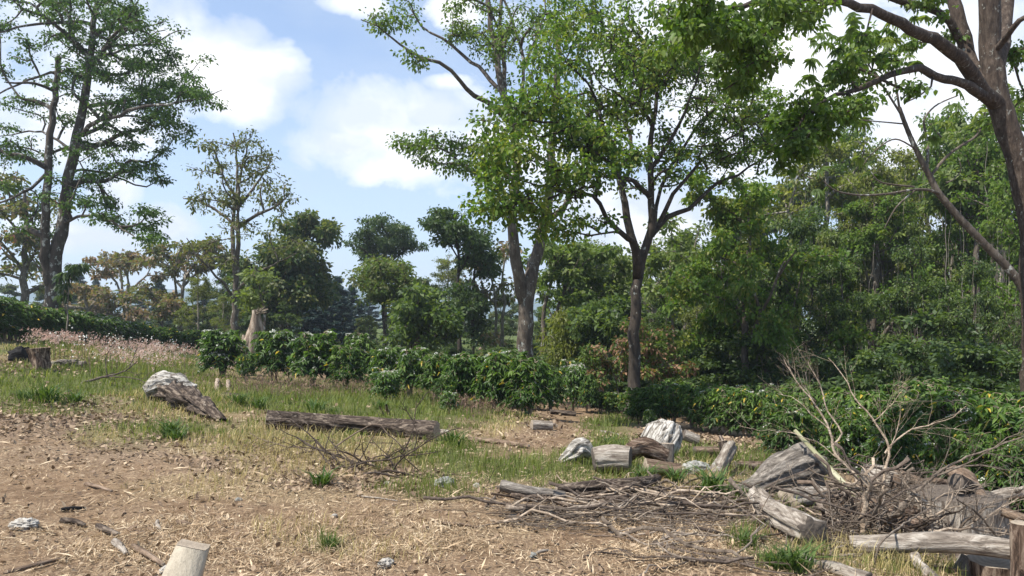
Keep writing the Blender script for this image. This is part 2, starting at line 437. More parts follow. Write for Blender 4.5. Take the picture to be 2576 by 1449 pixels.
m1 = nt.nodes.new('ShaderNodeMixShader'); nt.links.new(veil, m1.inputs[0]); nt.links.new(bg.outputs[0], m1.inputs[1]); nt.links.new(vl.outputs[0], m1.inputs[2])
m2 = nt.nodes.new('ShaderNodeMixShader'); nt.links.new(mask, m2.inputs[0]); nt.links.new(m1.outputs[0], m2.inputs[1]); nt.links.new(cl.outputs[0], m2.inputs[2])
nt.links.new(m2.outputs[0], wo.inputs[0])
w.cycles.sampling_method = 'MANUAL'; w.cycles.sample_map_resolution = 512
sc.view_settings.view_transform = 'Standard'; sc.view_settings.look = 'None'; sc.view_settings.exposure = .86; sc.view_settings.gamma = 1

# ------------------------------------------------------------------ ground cover zones (world places; anchors listed as spots seen on the ground)
def dens(x, y, blobs, nz=.6, s=0, sc_=.7):
    px, py = PX(x, np.maximum(y, 2.5), TZ(x, y, False)); d = np.zeros(len(x))
    for (bx, by, rx, ry, wt) in blobs:
        d = np.maximum(d, wt*np.clip(1.35-np.sqrt(((px-bx)/rx)**2+((py-by)/ry)**2), 0, 1))
    n = fbm(np.stack([x*sc_, y*sc_, x*0+s], 1), 3, s)
    return np.clip(d*1.3+(n-.5)*nz*2*(d > .02), 0, 1)
GREEN = [(200, 960, 420, 45, 1), (100, 1000, 260, 40, .9), (700, 1000, 500, 45, 1), (1050, 1030, 250, 50, 1), (480, 1090, 240, 45, .55), (330, 930, 260, 45, .9), (900, 990, 420, 26, 1),
         (1180, 1150, 200, 26, .9), (1330, 1185, 300, 26, .95), (1500, 1150, 120, 50, 1), (1500, 1065, 110, 25, 1), (1080, 1235, 130, 25, .6), (1700, 1150, 160, 30, .9), (1480, 1220, 130, 20, .6),
         (1950, 1160, 200, 40, .7), (1880, 1370, 50, 30, .6), (2000, 1420, 90, 30, .7), (2250, 1440, 200, 30, .5), (950, 1110, 250, 25, .5), (700, 880, 900, 30, .9), (820, 1375, 40, 14, .6),
         (2050, 1270, 130, 40, .5)]
YEL = [(700, 1115, 230, 40, 1), (450, 1010, 170, 45, .8), (950, 1130, 200, 35, .8), (1000, 1130, 130, 30, .6), (250, 1100, 90, 25, .5), (1290, 1080, 100, 30, .6), (1780, 1200, 90, 40, .9),
       (850, 1180, 220, 40, .5), (250, 885, 300, 30, .8), (500, 900, 130, 26, 1), (2200, 1420, 220, 35, .8), (1620, 1210, 110, 30, .5), (620, 1240, 300, 40, .25), (1000, 1350, 300, 60, .2)]
LIT = [(150, 1060, 300, 45, .6), (330, 1130, 250, 40, .6), (100, 915, 160, 30, .7), (900, 1200, 220, 40, .7), (1350, 1040, 70, 60, .5), (600, 1160, 200, 40, .6), (1750, 1120, 300, 25, .8), (2000, 1140, 200, 30, .8)]
STRAW = [(600, 1330, 900, 130, .9), (1300, 1320, 600, 110, 1), (1700, 1380, 400, 80, 1), (150, 1230, 320, 60, .6), (1500, 1260, 300, 50, .8), (2200, 1400, 500, 100, .6), (1200, 1100, 150, 30, .4), (800, 1230, 500, 50, .8)]
SOIL = [(1420, 1060, 60, 40, 1), (1350, 1120, 140, 16, 1), (1250, 1150, 90, 9, .8), (900, 1310, 200, 10, .5), (300, 1300, 300, 14, .6), (1900, 1300, 100, 14, .6), (120, 1235, 260, 45, 1), (430, 1270, 160, 24, .9), (850, 1225, 150, 14, 1), (1390, 1100, 110, 38, 1), (1450, 1030, 80, 30, 1), (1330, 1140, 120, 12, .7), (300, 1340, 130, 14, .6), (1500, 1360, 140, 16, .6), (700, 1290, 120, 10, .8), (1130, 1300, 120, 12, .5)]

def build_ground():
    ys = np.concatenate([np.linspace(-12, 2.5, 30), np.exp(np.linspace(math.log(2.6), math.log(900), 420))])
    ts = np.linspace(-1.7, 1.7, 430)
    Y, T = np.meshgrid(ys, ts, indexing='ij'); X = T*(np.maximum(Y, 0)+7)
    x, y = X.ravel(), Y.ravel(); z = TZ(x, y)
    z = z+(fbm(np.stack([x*4, y*4, x*0], 1), 3, 9)-.5)*.05*(y < 25)+(fbm(np.stack([x*17, y*17, x*0], 1), 2, 4)-.5)*.022*(y < 14)
    n1, n2 = Y.shape; i = np.arange(n1-1)[:, None]*n2; j = np.arange(n2-1)[None]
    q = np.stack([i+j, i+j+1, i+n2+j+1, i+n2+j], -1).reshape(-1, 4)
    mb = MB(); mb.add(np.stack([x, y, z], 1), [q])
    m, nt, out = nodes('earth'); co = coord(nt)
    ag = N(nt, 'ShaderNodeAttribute', attribute_name='green').outputs['Fac']
    ay = N(nt, 'ShaderNodeAttribute', attribute_name='dry').outputs['Fac']
    asl = N(nt, 'ShaderNodeAttribute', attribute_name='soil').outputs['Fac']
    al = N(nt, 'ShaderNodeAttribute', attribute_name='litter').outputs['Fac']
    soil = ramp(nt, noise(nt, 6, 6, co, .7), [(.3, (.11, .07, .042)), (.5, (.22, .145, .088)), (.72, (.36, .26, .165))])
    nf = noise(nt, 38, 5, mapping(nt, co, (1, 1, 1)), .8)
    dry = ramp(nt, nf, [(.36, (.09, .055, .035)), (.48, (.24, .165, .105)), (.6, (.43, .325, .21)), (.72, (.64, .53, .38))])
    lit = ramp(nt, noise(nt, 30, 4, co, .8), [(.38, (.05, .033, .024)), (.5, (.20, .145, .10)), (.66, (.42, .33, .24))])
    grn = ramp(nt, noise(nt, 22, 4, co, .8), [(.36, (.03, .045, .012)), (.52, (.08, .11, .03)), (.7, (.22, .21, .08))])
    nzp = noise(nt, 1.7, 4, co)
    base = mixc(nt, ramp(nt, nzp, [(.40, (.25, .25, .25)), (.62, (1, 1, 1))]), soil, dry)
    col = mixc(nt, asl, base, soil); col = mixc(nt, al, col, lit); col = mixc(nt, ay, col, ramp(nt, nf, [(.4, (.16, .12, .06)), (.6, (.42, .34, .18)), (.75, (.6, .5, .3))])); col = mixc(nt, ag, col, grn)
    hsum = math_(nt, 'ADD', math_(nt, 'MULTIPLY', nf, .6), math_(nt, 'MULTIPLY', noise(nt, 9, 5, co, .7), 1.0))
    bsdf(nt, out, col, .95, hsum, 1.0, .04, .1)
    me = mb.mesh('ground', m)
    for nm, bl, s in (('green', GREEN, 1), ('dry', YEL, 2), ('soil', SOIL, 3), ('litter', LIT, 4)):
        d = dens(x, y, bl, .6, s)*.85
        if nm in ('green', 'dry'): d = d*(1-.9*dens(x, y, SOIL, .5, 3))
        if nm == 'green': d = np.where(y > 32, 1, d)
        a = me.attributes.new(nm, 'FLOAT', 'POINT'); a.data.foreach_set('value', d.astype(np.float32))
    tag(link('ground', me), kind='structure')
build_ground()
def build_hills():
    a = np.linspace(-1.3, 1.3, 200); rr = np.array([0, .1, .25, .5, .8, 1, 1.3]); A, Rr = np.meshgrid(a, rr, indexing='ij')
    Y = 900+Rr*500; X = A*Y
    h = np.sin(np.clip(Rr/1.3, 0, 1)*math.pi)**.8*(20+46*fbm(np.stack([A.ravel()*5, A.ravel()*0, A.ravel()*0], 1), 3, 2).reshape(A.shape))
    h = h+(fbm(np.stack([X.ravel()*.03, Y.ravel()*.03, X.ravel()*0], 1), 3, 5).reshape(A.shape)-.5)*14*(h > 3)
    Z = EYE-4+h
    n1, n2 = A.shape; i = np.arange(n1-1)[:, None]*n2; j = np.arange(n2-1)[None]
    mb = MB(); mb.add(np.stack([X.ravel(), Y.ravel(), Z.ravel()], 1), [np.stack([i+j, i+n2+j, i+n2+j+1, i+j+1], -1).reshape(-1, 4)])
    m, nt, out = nodes('forested_hill'); co = coord(nt)
    bsdf(nt, out, ramp(nt, noise(nt, .05, 6, co, .8), [(.35, (.05, .09, .10)), (.65, (.12, .18, .19))]), .95)  # bluish tint of distant air put into the forest colour
    tag(link('hills', mb.mesh('hills', m)), kind='structure')
build_hills()

# ------------------------------------------------------------------ the big trees
def E(*a): return list(a)
hero('shade_tree', 'tallest tree on the far left with a twin trunk rising out of the coffee hedge', 'tree', 34, [
    ([(128, 800), (135, 700, 0), (152, 600, 0), (165, 500, 0), (188, 370, 0), (212, 250, 0), (228, 130, 0), (240, 20, 0), (246, -80, 0)], 19, 4),
    ([(132, 730, 0), (112, 650, -.3), (115, 540, -.6), (119, 440, -.6), (130, 320, -.6), (140, 220, -.6), (149, 140, -.6)], 12, 6),
    ([(205, 340, 0), (240, 305, -1), (300, 290, -2), (360, 270, -2.5), (430, 262, -3), (490, 250, -3), (560, 228, -3)], 6, 1.2),
    ([(215, 270, 0), (270, 262, 1), (330, 250, 2), (400, 215, 3), (470, 190, 3)], 5.5, 1.2),
    ([(225, 170, 0), (270, 110, -1), (310, 60, -2), (350, 0, -3)], 6, 2), ([(230, 150, 0), (290, 130, 2), (350, 110, 3), (410, 70, 4)], 4.5, 1.2),
    ([(160, 565, 0), (195, 545, -1), (250, 545, -2), (300, 570, -3), (345, 600, -3.5), (385, 602, -4)], 4.5, 1.2),
    ([(180, 430, 0), (240, 430, 1), (300, 450, 2), (370, 470, 2.5), (400, 440, 3)], 4, 1.2),
    ([(190, 400, 0), (170, 370, 1), (120, 340, 2), (60, 330, 3), (-20, 350, 3)], 4.5, 1.2),
    ([(222, 190, 0), (160, 180, 1), (80, 200, 1), (0, 235, 1), (-60, 250, 1)], 5, 1.2),
    ([(236, 60, 0), (160, 55, -2), (80, 62, -3), (0, 80, -4), (-80, 100, -4)], 5, 1.5),
    ([(140, 230, -.6), (110, 215, -1), (70, 210, -2), (20, 210, -3)], 5, 2),
    ([(120, 430, -.6), (80, 470, -1), (30, 500, -2), (-20, 520, -2)], 5, 2)],
    [(300, 60, 130, 80, -1, 4, 300), (180, 20, 170, 60, 0, 4, 240), (330, 150, 150, 70, 1, 4, 300), (400, 220, 110, 55, 0, 3.5, 200), (510, 245, 55, 35, -2, 2, 70),
     (280, 240, 130, 70, 0, 4, 170), (380, 310, 90, 45, 0, 3, 150), (440, 290, 30, 60, -1, 2, 22), (330, 390, 100, 45, 0, 3, 130), (370, 440, 55, 35, 1, 2, 60), (250, 350, 90, 50, 0, 3, 60), (220, 430, 60, 40, 0, 3, 60),
     (60, 130, 110, 60, 0, 4, 90), (50, 270, 110, 70, 1, 4, 120), (60, 390, 110, 60, 1, 4, 120), (40, 470, 90, 50, 1, 3, 80), (-40, 330, 60, 200, 0, 4, 80),
     (240, 520, 70, 28, 0, 2.5, 70), (320, 560, 75, 35, -2, 2, 90), (370, 535, 35, 20, -3, 1, 35), (375, 598, 25, 10, -4, .7, 18), (200, 480, 60, 40, 0, 3, 50), (60, 20, 120, 60, -3, 3, 110), (70, 560, 80, 40, 1, 3, 50), (400, 130, 40, 60, 2, 2, 50), (480, 210, 40, 25, 0, 2, 30)],
    M['bark_tall'], [('leaf_tall', 1)], 11, .16, .085, 's', .22, .5, .013, .48, .28, 11, .42, .5, 12)
hero('thin_tree', 'slender half-bare tree with sparse olive leaves standing alone against the sky left of centre', 'tree', 44, [
    ([(590, 880), (591, 760, 0), (596, 680, 0), (598, 560, 0), (598, 450, 0), (595, 380, 0), (588, 335, 0)], 8.5, 1.6),
    ([(594, 700, 0), (586, 640, .5), (588, 540, 1), (604, 440, 1), (622, 370, 1)], 7, 2),
    ([(600, 570, 0), (640, 545, -1), (690, 520, -2), (730, 485, -2)], 5, 1.6), ([(598, 580, 0), (560, 540, 1), (510, 510, 1), (460, 500, 1)], 4.5, 1.5),
    ([(600, 520, 0), (640, 470, 1), (680, 410, 1)], 4.5, 1.5), ([(594, 500, 0), (560, 440, 0), (540, 380, 0)], 4, 1.5),
    ([(592, 760, 0), (570, 720, -1), (540, 690, -1.5), (500, 650, -2), (470, 600, -2)], 4.5, 1.2),
    ([(593, 740, 0), (620, 710, -1), (660, 680, -2), (710, 655, -3), (760, 630, -3)], 4.5, 1.2)],
    [(575, 370, 50, 40, 0, 2.5, 90), (635, 400, 60, 50, 0, 2.5, 130), (590, 450, 95, 60, 0, 3, 150), (520, 500, 70, 40, 0, 2, 120), (695, 490, 55, 45, -1, 2, 120), (660, 440, 50, 30, 0, 2, 50),
     (600, 560, 110, 50, 0, 3, 60), (520, 600, 70, 40, -1, 2, 50), (650, 600, 80, 40, -1, 2, 50), (740, 630, 60, 30, -2, 2, 50), (560, 660, 80, 30, -1, 2, 24)],
    M['bark_grey'], [('leaf_olive', 1)], 4, .23, .12, 's', .15, .5, .012, .45, .22, 12, .45, .7, 9)
hero('pale_leafed_tree', 'giant pale tree with a forked trunk, its bare limbs reaching to the upper left', 'tree', 26, [
    ([(1321, 960), (1320, 860, 0), (1322, 770, 0), (1330, 715, 0), (1347, 650, .3), (1361, 595, .5), (1376, 530, .6), (1384, 440, .8), (1390, 340, 1), (1400, 220, 1), (1405, 80, 1)], 22, 6),
    ([(1318, 760, 0), (1306, 700, -.3), (1298, 640, -.5), (1288, 570, -.6), (1284, 545, -.6)], 16, 12),
    ([(1288, 580, -.5), (1296, 480, -.4), (1300, 390, 0), (1290, 310, 0), (1266, 240, 0), (1252, 170, 0), (1243, 110, 0), (1232, 40, 0), (1226, -60, 0)], 11, 6),
    ([(1268, 250, 0), (1269, 180, .5), (1260, 90, .8), (1262, 0, 1), (1268, -70, 1)], 7, 4),
    ([(1290, 310, 0), (1229, 263, -1), (1185, 235, -1.5), (1159, 208, -2), (1120, 165, -2.5), (1060, 145, -3), (1019, 120, -3), (985, 95, -3), (958, 72, -3), (912, 50, -3)], 7, 1.6),
    ([(1252, 222, 0), (1215, 180, .5), (1179, 150, 1), (1140, 115, 1), (1109, 95, 1), (1070, 75, 1), (1045, 40, 1), (1025, 10, 1)], 5.5, 1.5),
    ([(1296, 500, 0), (1234, 460, -1), (1205, 440, -1.5), (1169, 425, -2), (1120, 375, -2.5), (1060, 372, -3), (1000, 350, -3)], 5.5, 1.5),
    ([(1300, 380, 0), (1310, 250, .5), (1316, 150, 1), (1290, 60, 1), (1270, 0, 1)], 6, 3),
    ([(1374, 560, .5), (1400, 540, .5), (1425, 510, 0), (1460, 440, 0), (1480, 360, 0)], 9, 4),
    ([(1260, 90, .8), (1240, 40, 0), (1190, 10, 0), (1150, -30, 0)], 3.5, 1.5), ([(1316, 170, 1), (1350, 100, 1), (1370, 30, 1), (1365, -40, 1)], 4, 2)],
    [(935, 50, 35, 20, -3, 1, 30), (985, 50, 40, 30, -3, 1, 24), (1050, 150, 50, 15, -3, 1, 22), (1030, 20, 30, 30, 1, 1, 18), (1120, 90, 40, 15, 1, 1, 14), (1180, 110, 40, 35, 1, 1.5, 60), (1160, 30, 40, 30, 0, 1.5, 30),
     (1230, 30, 70, 60, 0, 2, 60), (1240, 150, 50, 60, 0, 2, 60), (1340, 60, 90, 70, 1, 3, 110), (1430, 40, 70, 50, 1, 3, 60), (1120, 350, 60, 30, -2.5, 1.3, 55), (1040, 375, 50, 30, -3, 1.2, 50), (1110, 420, 70, 25, -2, 1.3, 50), (1180, 400, 50, 40, -1.5, 1.5, 60), (1240, 420, 40, 60, -1, 1.5, 50), (1280, 100, 60, 60, 0, 2, 50)],
    M['bark_grey'], [('leaf_mid', .7), ('leaf_bright', .3)], 11, .12, .075, 's', .15, .45, .011, .5, .2, 13, .45, .6, 14)
hero('spreading_tree', 'large spreading tree with a fan of dark limbs and bright green broad leaves', 'tree', 21, [
    ([(1598, 1040), (1597, 960, 0), (1596, 860, 0), (1600, 770, 0), (1606, 690, 0), (1618, 640, 0), (1634, 585, 0), (1639, 525, 0), (1636, 425, 0), (1640, 350, 0), (1650, 270, 0), (1655, 170, 0)], 17, 4),
    ([(1604, 700, 0), (1599, 640, -.3), (1590, 600, -.4), (1576, 540, -.4), (1566, 470, -.2), (1540, 400, 0), (1520, 330, 0), (1500, 250, 0)], 13, 4),
    ([(1596, 610, -.4), (1565, 588, -1), (1534, 562, -1.6), (1499, 498, -2.4), (1460, 487, -3), (1424, 486, -3.4), (1360, 500, -4), (1310, 500, -4.4)], 8, 2),
    ([(1499, 498, -2.4), (1500, 435, -2.8), (1470, 380, -3), (1420, 320, -3.5), (1350, 300, -4), (1290, 310, -4.5)], 6, 2),
    ([(1640, 500, 0), (1605, 465, -.8), (1569, 447, -1.5), (1514, 440, -2.2), (1470, 400, -2.4)], 8, 2.5),
    ([(1500, 250, 0), (1470, 200, -1), (1420, 150, -1.4), (1370, 110, -2)], 4, 1.5), ([(1566, 470, 0), (1590, 400, 1), (1580, 320, 1.5), (1560, 220, 2), (1540, 120, 2)], 6, 2.5),
    ([(1640, 420, 0), (1690, 350, -.5), (1730, 260, -1), (1760, 170, -1)], 6, 2),
    ([(1638, 590, 0), (1660, 560, .3), (1717, 525, .6), (1745, 520, .8), (1790, 470, 1), (1850, 440, 1.4), (1920, 400, 1.6), (1960, 370, 1.8)], 8, 1.5),
    ([(1660, 562, .3), (1690, 500, 0), (1740, 430, 0), (1800, 375, 0), (1870, 330, 0), (1930, 290, 0)], 6.5, 1.5),
    ([(1645, 570, 0), (1660, 480, 1), (1700, 400, 1.5), (1760, 310, 2), (1840, 240, 2.5), (1910, 200, 2.5)], 6, 1.5),
    ([(1570, 585, -1), (1520, 588, -1.5), (1470, 590, -2), (1400, 578, -2.5), (1350, 560, -3)], 3, 1.3),
    ([(1655, 250, 0), (1690, 180, 0), (1720, 110, 0), (1750, 40, 0)], 4, 1.5), ([(1560, 220, 2), (1510, 120, 2), (1480, 40, 2)], 3.5, 1.5)],
    [(1430, 90, 90, 80, -1, 2.5, 150), (1370, 150, 60, 60, -2, 1.5, 80), (1320, 250, 75, 60, -3.5, 1.6, 95), (1270, 330, 90, 70, -4, 1.4, 120), (1230, 400, 45, 35, -4, 1, 50), (1290, 420, 100, 60, -4, 1.4, 115), (1380, 300, 90, 55, -3, 1.6, 130), (1450, 330, 90, 50, -3, 1.4, 140), (1520, 370, 80, 50, -3, 1.2, 150), (1570, 400, 40, 30, -3, 1, 50),
     (1250, 510, 50, 40, -4.2, 1, 70), (1340, 520, 80, 40, -4, 1.2, 120), (1430, 450, 80, 45, -3.5, 1.2, 130), (1200, 515, 30, 16, -4.2, .6, 12), (1400, 580, 70, 22, -2.7, .8, 60), (1480, 560, 60, 30, -2, 1, 30), (1530, 250, 120, 90, 0, 2.5, 320), (1550, 120, 120, 80, 1, 2.5, 260), (1650, 150, 120, 100, 0, 2.5, 380), (1740, 150, 100, 90, 0, 2.5, 260), (1500, 40, 110, 50, 1, 2.5, 140),
     (1800, 200, 100, 70, 1, 2.5, 230), (1890, 250, 85, 70, 1, 2, 230), (1900, 340, 70, 60, 1, 2, 220), (1760, 320, 100, 80, 0, 2.5, 190), (1830, 410, 110, 45, 1, 1.8, 150), (1700, 430, 70, 60, .5, 1.8, 50), (1930, 370, 30, 40, 1.5, 1, 40), (1690, 400, 60, 60, 0, 2, 14), (1600, 480, 60, 50, 0, 1.5, 14)],
    M['bark_dark'], [('leaf_bright', .7), ('leaf_yellow', .3)], 8, .115, .085, 'b', .14, .42, .0125, .45, .24, 14, .44, .65, 14, downs=.4, split=(1690, 11, .095, .066, .95))
hero('leaning_shade_tree', 'big lichen-spotted tree leaning in from the right edge with long arching limbs overhead', 'tree', 12.5, [
    ([(2606, 1050), (2605, 900, 0), (2603, 740, 0), (2598, 600, 0), (2584, 500, 0), (2556, 390, 0), (2526, 300, 0), (2505, 235, 0), (2494, 150, 0), (2490, 60, 0), (2484, -60, 0)], 32, 24),
    ([(2515, 270, 0), (2470, 225, -.3), (2440, 180, -.6), (2412, 143, -.9), (2360, 105, -1.2), (2317, 84, -1.5), (2265, 55, -2), (2217, 34, -2.2), (2160, 15, -2.5), (2117, 8, -2.8), (2040, 2, -3), (1980, 8, -3.4), (1900, 6, -3.8)], 19, 6),
    ([(2500, 260, 0), (2455, 228, -.5), (2417, 210, -.8), (2375, 198, -1.1), (2332, 180, -1.4), (2295, 172, -1.7), (2257, 176, -1.9), (2207, 208, -2.2), (2150, 222, -2.4), (2117, 235, -2.6), (2057, 262, -2.9), (2010, 310, -3.2), (1975, 350, -3.3)], 14, 3),
    ([(2492, 210, 0), (2440, 160, .4), (2427, 100, .5), (2408, 40, .6), (2388, -50, .7)], 20, 14), ([(2498, 200, 0), (2520, 110, .6), (2530, 20, 1), (2535, -60, 1)], 20, 15),
    ([(2500, 130, 0), (2530, 90, -.4), (2560, 55, -.8), (2620, 20, -1)], 9, 6), ([(2430, 120, .5), (2367, 36, .3), (2320, 15, .2), (2267, 2, 0), (2200, -20, -.4)], 11, 7),
    ([(2000, 5, -3.3), (1978, 20, -3.4), (1960, 58, -3.5), (1912, 92, -3.7), (1860, 97, -4), (1817, 96, -4.2), (1760, 110, -4.4), (1717, 104, -4.6)], 5.5, 2),
    ([(1900, 6, -3.8), (1852, 22, -4), (1810, 14, -4.2), (1767, 10, -4.4), (1720, -10, -4.6)], 7, 4), ([(2190, 25, -2.4), (2180, 80, -2.5), (2175, 130, -2.6)], 3, 1.5), ([(2350, 190, -1.3), (2330, 230, -1.5), (2280, 260, -1.6)], 3, 1.5)],
    [(1790, 50, 110, 45, -4.3, .9, 75), (1860, 80, 90, 55, -4, .9, 80), (1870, 150, 60, 45, -3.8, .8, 70), (1930, 40, 60, 40, -3.6, .8, 60), (1720, 20, 70, 30, -4.5, .7, 50), (1760, 120, 50, 20, -4.3, .5, 30), (1690, 95, 40, 12, -4.6, .5, 16), (1840, 200, 40, 12, -3.9, .5, 12),
     (2020, 300, 55, 60, -3, .7, 110), (1985, 370, 40, 45, -3.2, .6, 60), (2080, 290, 60, 40, -2.8, .8, 60), (2120, 180, 50, 40, -2.6, .6, 26), (2200, 120, 70, 30, -2.4, .8, 36), (2160, 280, 50, 30, -2.4, .6, 26),
     (2070, 30, 60, 25, -3, .6, 30), (2380, 80, 60, 50, .5, 1, 30), (2560, 140, 40, 50, 1, 1, 50), (2560, 250, 30, 60, 1.5, 1, 40), (2300, 20, 60, 20, .3, 1, 30), (2250, 240, 40, 20, -2, .5, 14)],
    M['bark_right'], [('leaf_bright', .35), ('leaf_mid', .65)], 12, .075, .056, 'b', .14, .26, .005, .48, .2, 15, .17, .7, 20, downs=.6)  # duller leaf share: the crown's backlit look is put into its colour
sc.cycles.max_bounces = 5; sc.cycles.diffuse_bounces = 2; sc.cycles.glossy_bounces = 1; sc.cycles.transmission_bounces = 4; sc.cycles.transparent_max_bounces = 4
# ------------------------------------------------------------------ more trees that have a shape of their own
def T(name, label, Y0, limbs, blobs, bark, leafs, per, L, W, **k):
    return hero(name, label, 'tree', Y0, limbs, blobs, M[bark], leafs, per, L, W, **k)
T('sparse_tree', 'leafy tree with crooked dark limbs and red blossoms left of the tallest twin trunk', 48, [
    ([(62, 800), (62, 700, 0), (60, 650, 0), (66, 600, 0), (64, 540, 0), (60, 480, 0)], 9, 4), ([(60, 690, 0), (30, 640, 0), (0, 610, 0), (-40, 600, 0)], 4, 1.5), ([(62, 670, 0), (90, 630, 0), (110, 600, 0)], 4, 1.5), ([(64, 610, 0), (30, 560, 0), (-10, 530, 0)], 4, 2)],
    [(20, 600, 80, 40, 0, 3, 80), (60, 530, 80, 40, 0, 3, 80), (10, 480, 70, 50, 0, 3, 80), (100, 600, 40, 40, 0, 3, 30), (10, 680, 60, 40, 0, 3, 60), (90, 680, 30, 40, 0, 3, 20)],
    'bark_grey', [('leaf_olive', .8), ('leaf_red', .2)], 7, .36, .19, wig=.25, spread=.6, rt=.02, seed=21, step=.8)
T('flame_tree', 'wide umbrella-shaped flame tree, rusty red, many pale stems fanning out', 70, [
    ([(318, 850), (316, 780, 0), (318, 730, 0), (322, 690, 0), (330, 660, 0)], 6, 2), ([(320, 790, 0), (305, 740, 0), (280, 700, 0), (250, 680, 0)], 4, 1.3), ([(316, 770, 0), (330, 730, 0), (360, 700, 0), (380, 670, 0)], 4, 1.3), ([(316, 760, 0), (310, 710, 0), (300, 670, 0), (290, 650, 0)], 3.5, 1.3),
    ([(320, 790, 0), (345, 770, 0), (370, 760, 0)], 3, 1.2)],
    [(300, 655, 60, 14, 0, 5, 100), (350, 665, 50, 16, 0, 5, 90), (250, 685, 40, 14, 0, 4, 60), (385, 690, 25, 14, 0, 4, 30), (330, 645, 30, 8, 0, 3, 30)],
    'bark_pale', [('leaf_orange', .75), ('leaf_olive', .25)], 9, .36, .2, wig=.3, spread=.6, rt=.035, seed=22, step=1.0, flat=.5)
T('flame_tree', 'loose orange and green flame tree with drooping flat sprays behind the slender half-bare tree', 62, [
    ([(455, 860), (452, 780, 0), (462, 720, 0), (470, 670, 0), (480, 630, 0)], 5.5, 2), ([(460, 730, 0), (430, 680, 0), (410, 650, 0)], 3.5, 1.3), ([(466, 700, 0), (500, 650, 0), (530, 620, 0)], 3.5, 1.3)],
    [(440, 630, 50, 18, 0, 4, 80), (500, 615, 50, 20, 0, 4, 90), (420, 665, 40, 15, 0, 4, 50), (540, 650, 45, 25, 0, 4, 70), (470, 680, 50, 25, 0, 4, 70), (380, 740, 60, 30, -2, 4, 110), (430, 770, 50, 30, -2, 4, 90)],
    'bark_pale', [('leaf_orange', .4), ('leaf_olive', .6)], 9, .36, .2, wig=.3, spread=.6, rt=.03, seed=23, step=.9, flat=.5)
T('flame_tree', 'low rusty flame tree spreading behind the hedge right of the tallest twin trunk', 64, [
    ([(225, 850), (222, 790, 0), (215, 750, 0), (205, 720, 0)], 5, 2), ([(222, 780, 0), (250, 750, 0), (290, 735, 0)], 3, 1.2)],
    [(215, 730, 45, 20, 0, 4, 80), (270, 745, 50, 22, 0, 4, 90), (200, 770, 50, 20, 0, 4, 70), (310, 790, 60, 18, 0, 3, 60), (260, 800, 60, 15, 0, 3, 60)],
    'bark_pale', [('leaf_orange', .7), ('leaf_olive', .3)], 9, .36, .2, wig=.3, spread=.6, rt=.03, seed=24, step=.9, flat=.5)
T('round_tree', 'big dark olive tree with wispy upper twigs right of the broken pale snag', 56, [
    ([(725, 880), (728, 800, 0), (735, 740, 0), (745, 690, 0), (755, 640, 0), (770, 590, 0)], 7, 3), ([(755, 650, 0), (800, 610, 0), (840, 600, 0)], 3, 1), ([(735, 740, 0), (700, 690, 0), (670, 640, 0)], 4, 1.5)],
    [(760, 570, 55, 30, 0, 3.5, 100), (820, 590, 38, 26, 0, 3, 50), (700, 630, 55, 40, 0, 4, 120), (760, 660, 60, 50, 0, 4, 200), (690, 700, 70, 50, 0, 4, 200), (750, 740, 60, 60, 0, 4, 200), (670, 770, 60, 50, 0, 4, 150), (800, 720, 40, 60, 0, 4, 120), (620, 690, 50, 50, -1, 4, 90)],
    'bark_dark', [('leaf_dark', .6), ('leaf_olive', .4)], 13, .4, .22, wig=.25, spread=.8, rt=.02, seed=25, step=1.0)
T('layered_tree', 'dark flat-topped layered tree standing against the sky in the middle distance', 62, [
    ([(972, 900), (968, 800, 0), (964, 720, 0), (966, 650, 0), (962, 600, 0)], 6, 3), ([(966, 690, 0), (930, 640, 0), (905, 620, 0)], 3, 1.2), ([(966, 680, 0), (1000, 640, 0), (1040, 620, 0)], 3, 1.2)],
    [(960, 568, 55, 12, 0, 4, 90), (940, 592, 60, 14, 0, 4, 110), (1010, 590, 42, 16, 0, 4, 80), (925, 620, 42, 18, 0, 4, 90), (990, 625, 60, 18, 0, 4, 110), (1035, 615, 26, 14, 0, 3, 50), (950, 650, 50, 15, 0, 4, 70)],
    'bark_dark', [('leaf_dark', 1)], 18, .26, .13, wig=.2, spread=.8, rt=.02, seed=26, step=1.0, flat=.4)
T('light_green_tree', 'mid-green rounded tree with a straight thin trunk in front of the dark flat-topped tree', 47, [
    ([(968, 930), (968, 850, 0), (966, 780, 0), (966, 730, 0), (968, 690, 0)], 5, 2.5), ([(967, 770, 0), (930, 730, 0), (905, 700, 0)], 2.5, 1), ([(967, 760, 0), (1010, 720, 0), (1040, 700, 0)], 2.5, 1)],
    [(940, 675, 45, 22, 0, 3, 110), (1000, 690, 45, 25, 0, 3, 120), (915, 705, 30, 20, 0, 3, 60), (960, 720, 55, 28, 0, 3, 140), (1030, 720, 26, 22, 0, 3, 50), (940, 750, 40, 18, 0, 3, 70), (1010, 760, 30, 20, 0, 3, 30)],
    'bark_dark', [('leaf_mid', .6), ('leaf_olive', .4)], 15, .24, .13, wig=.2, spread=.75, rt=.018, seed=27, step=.8)
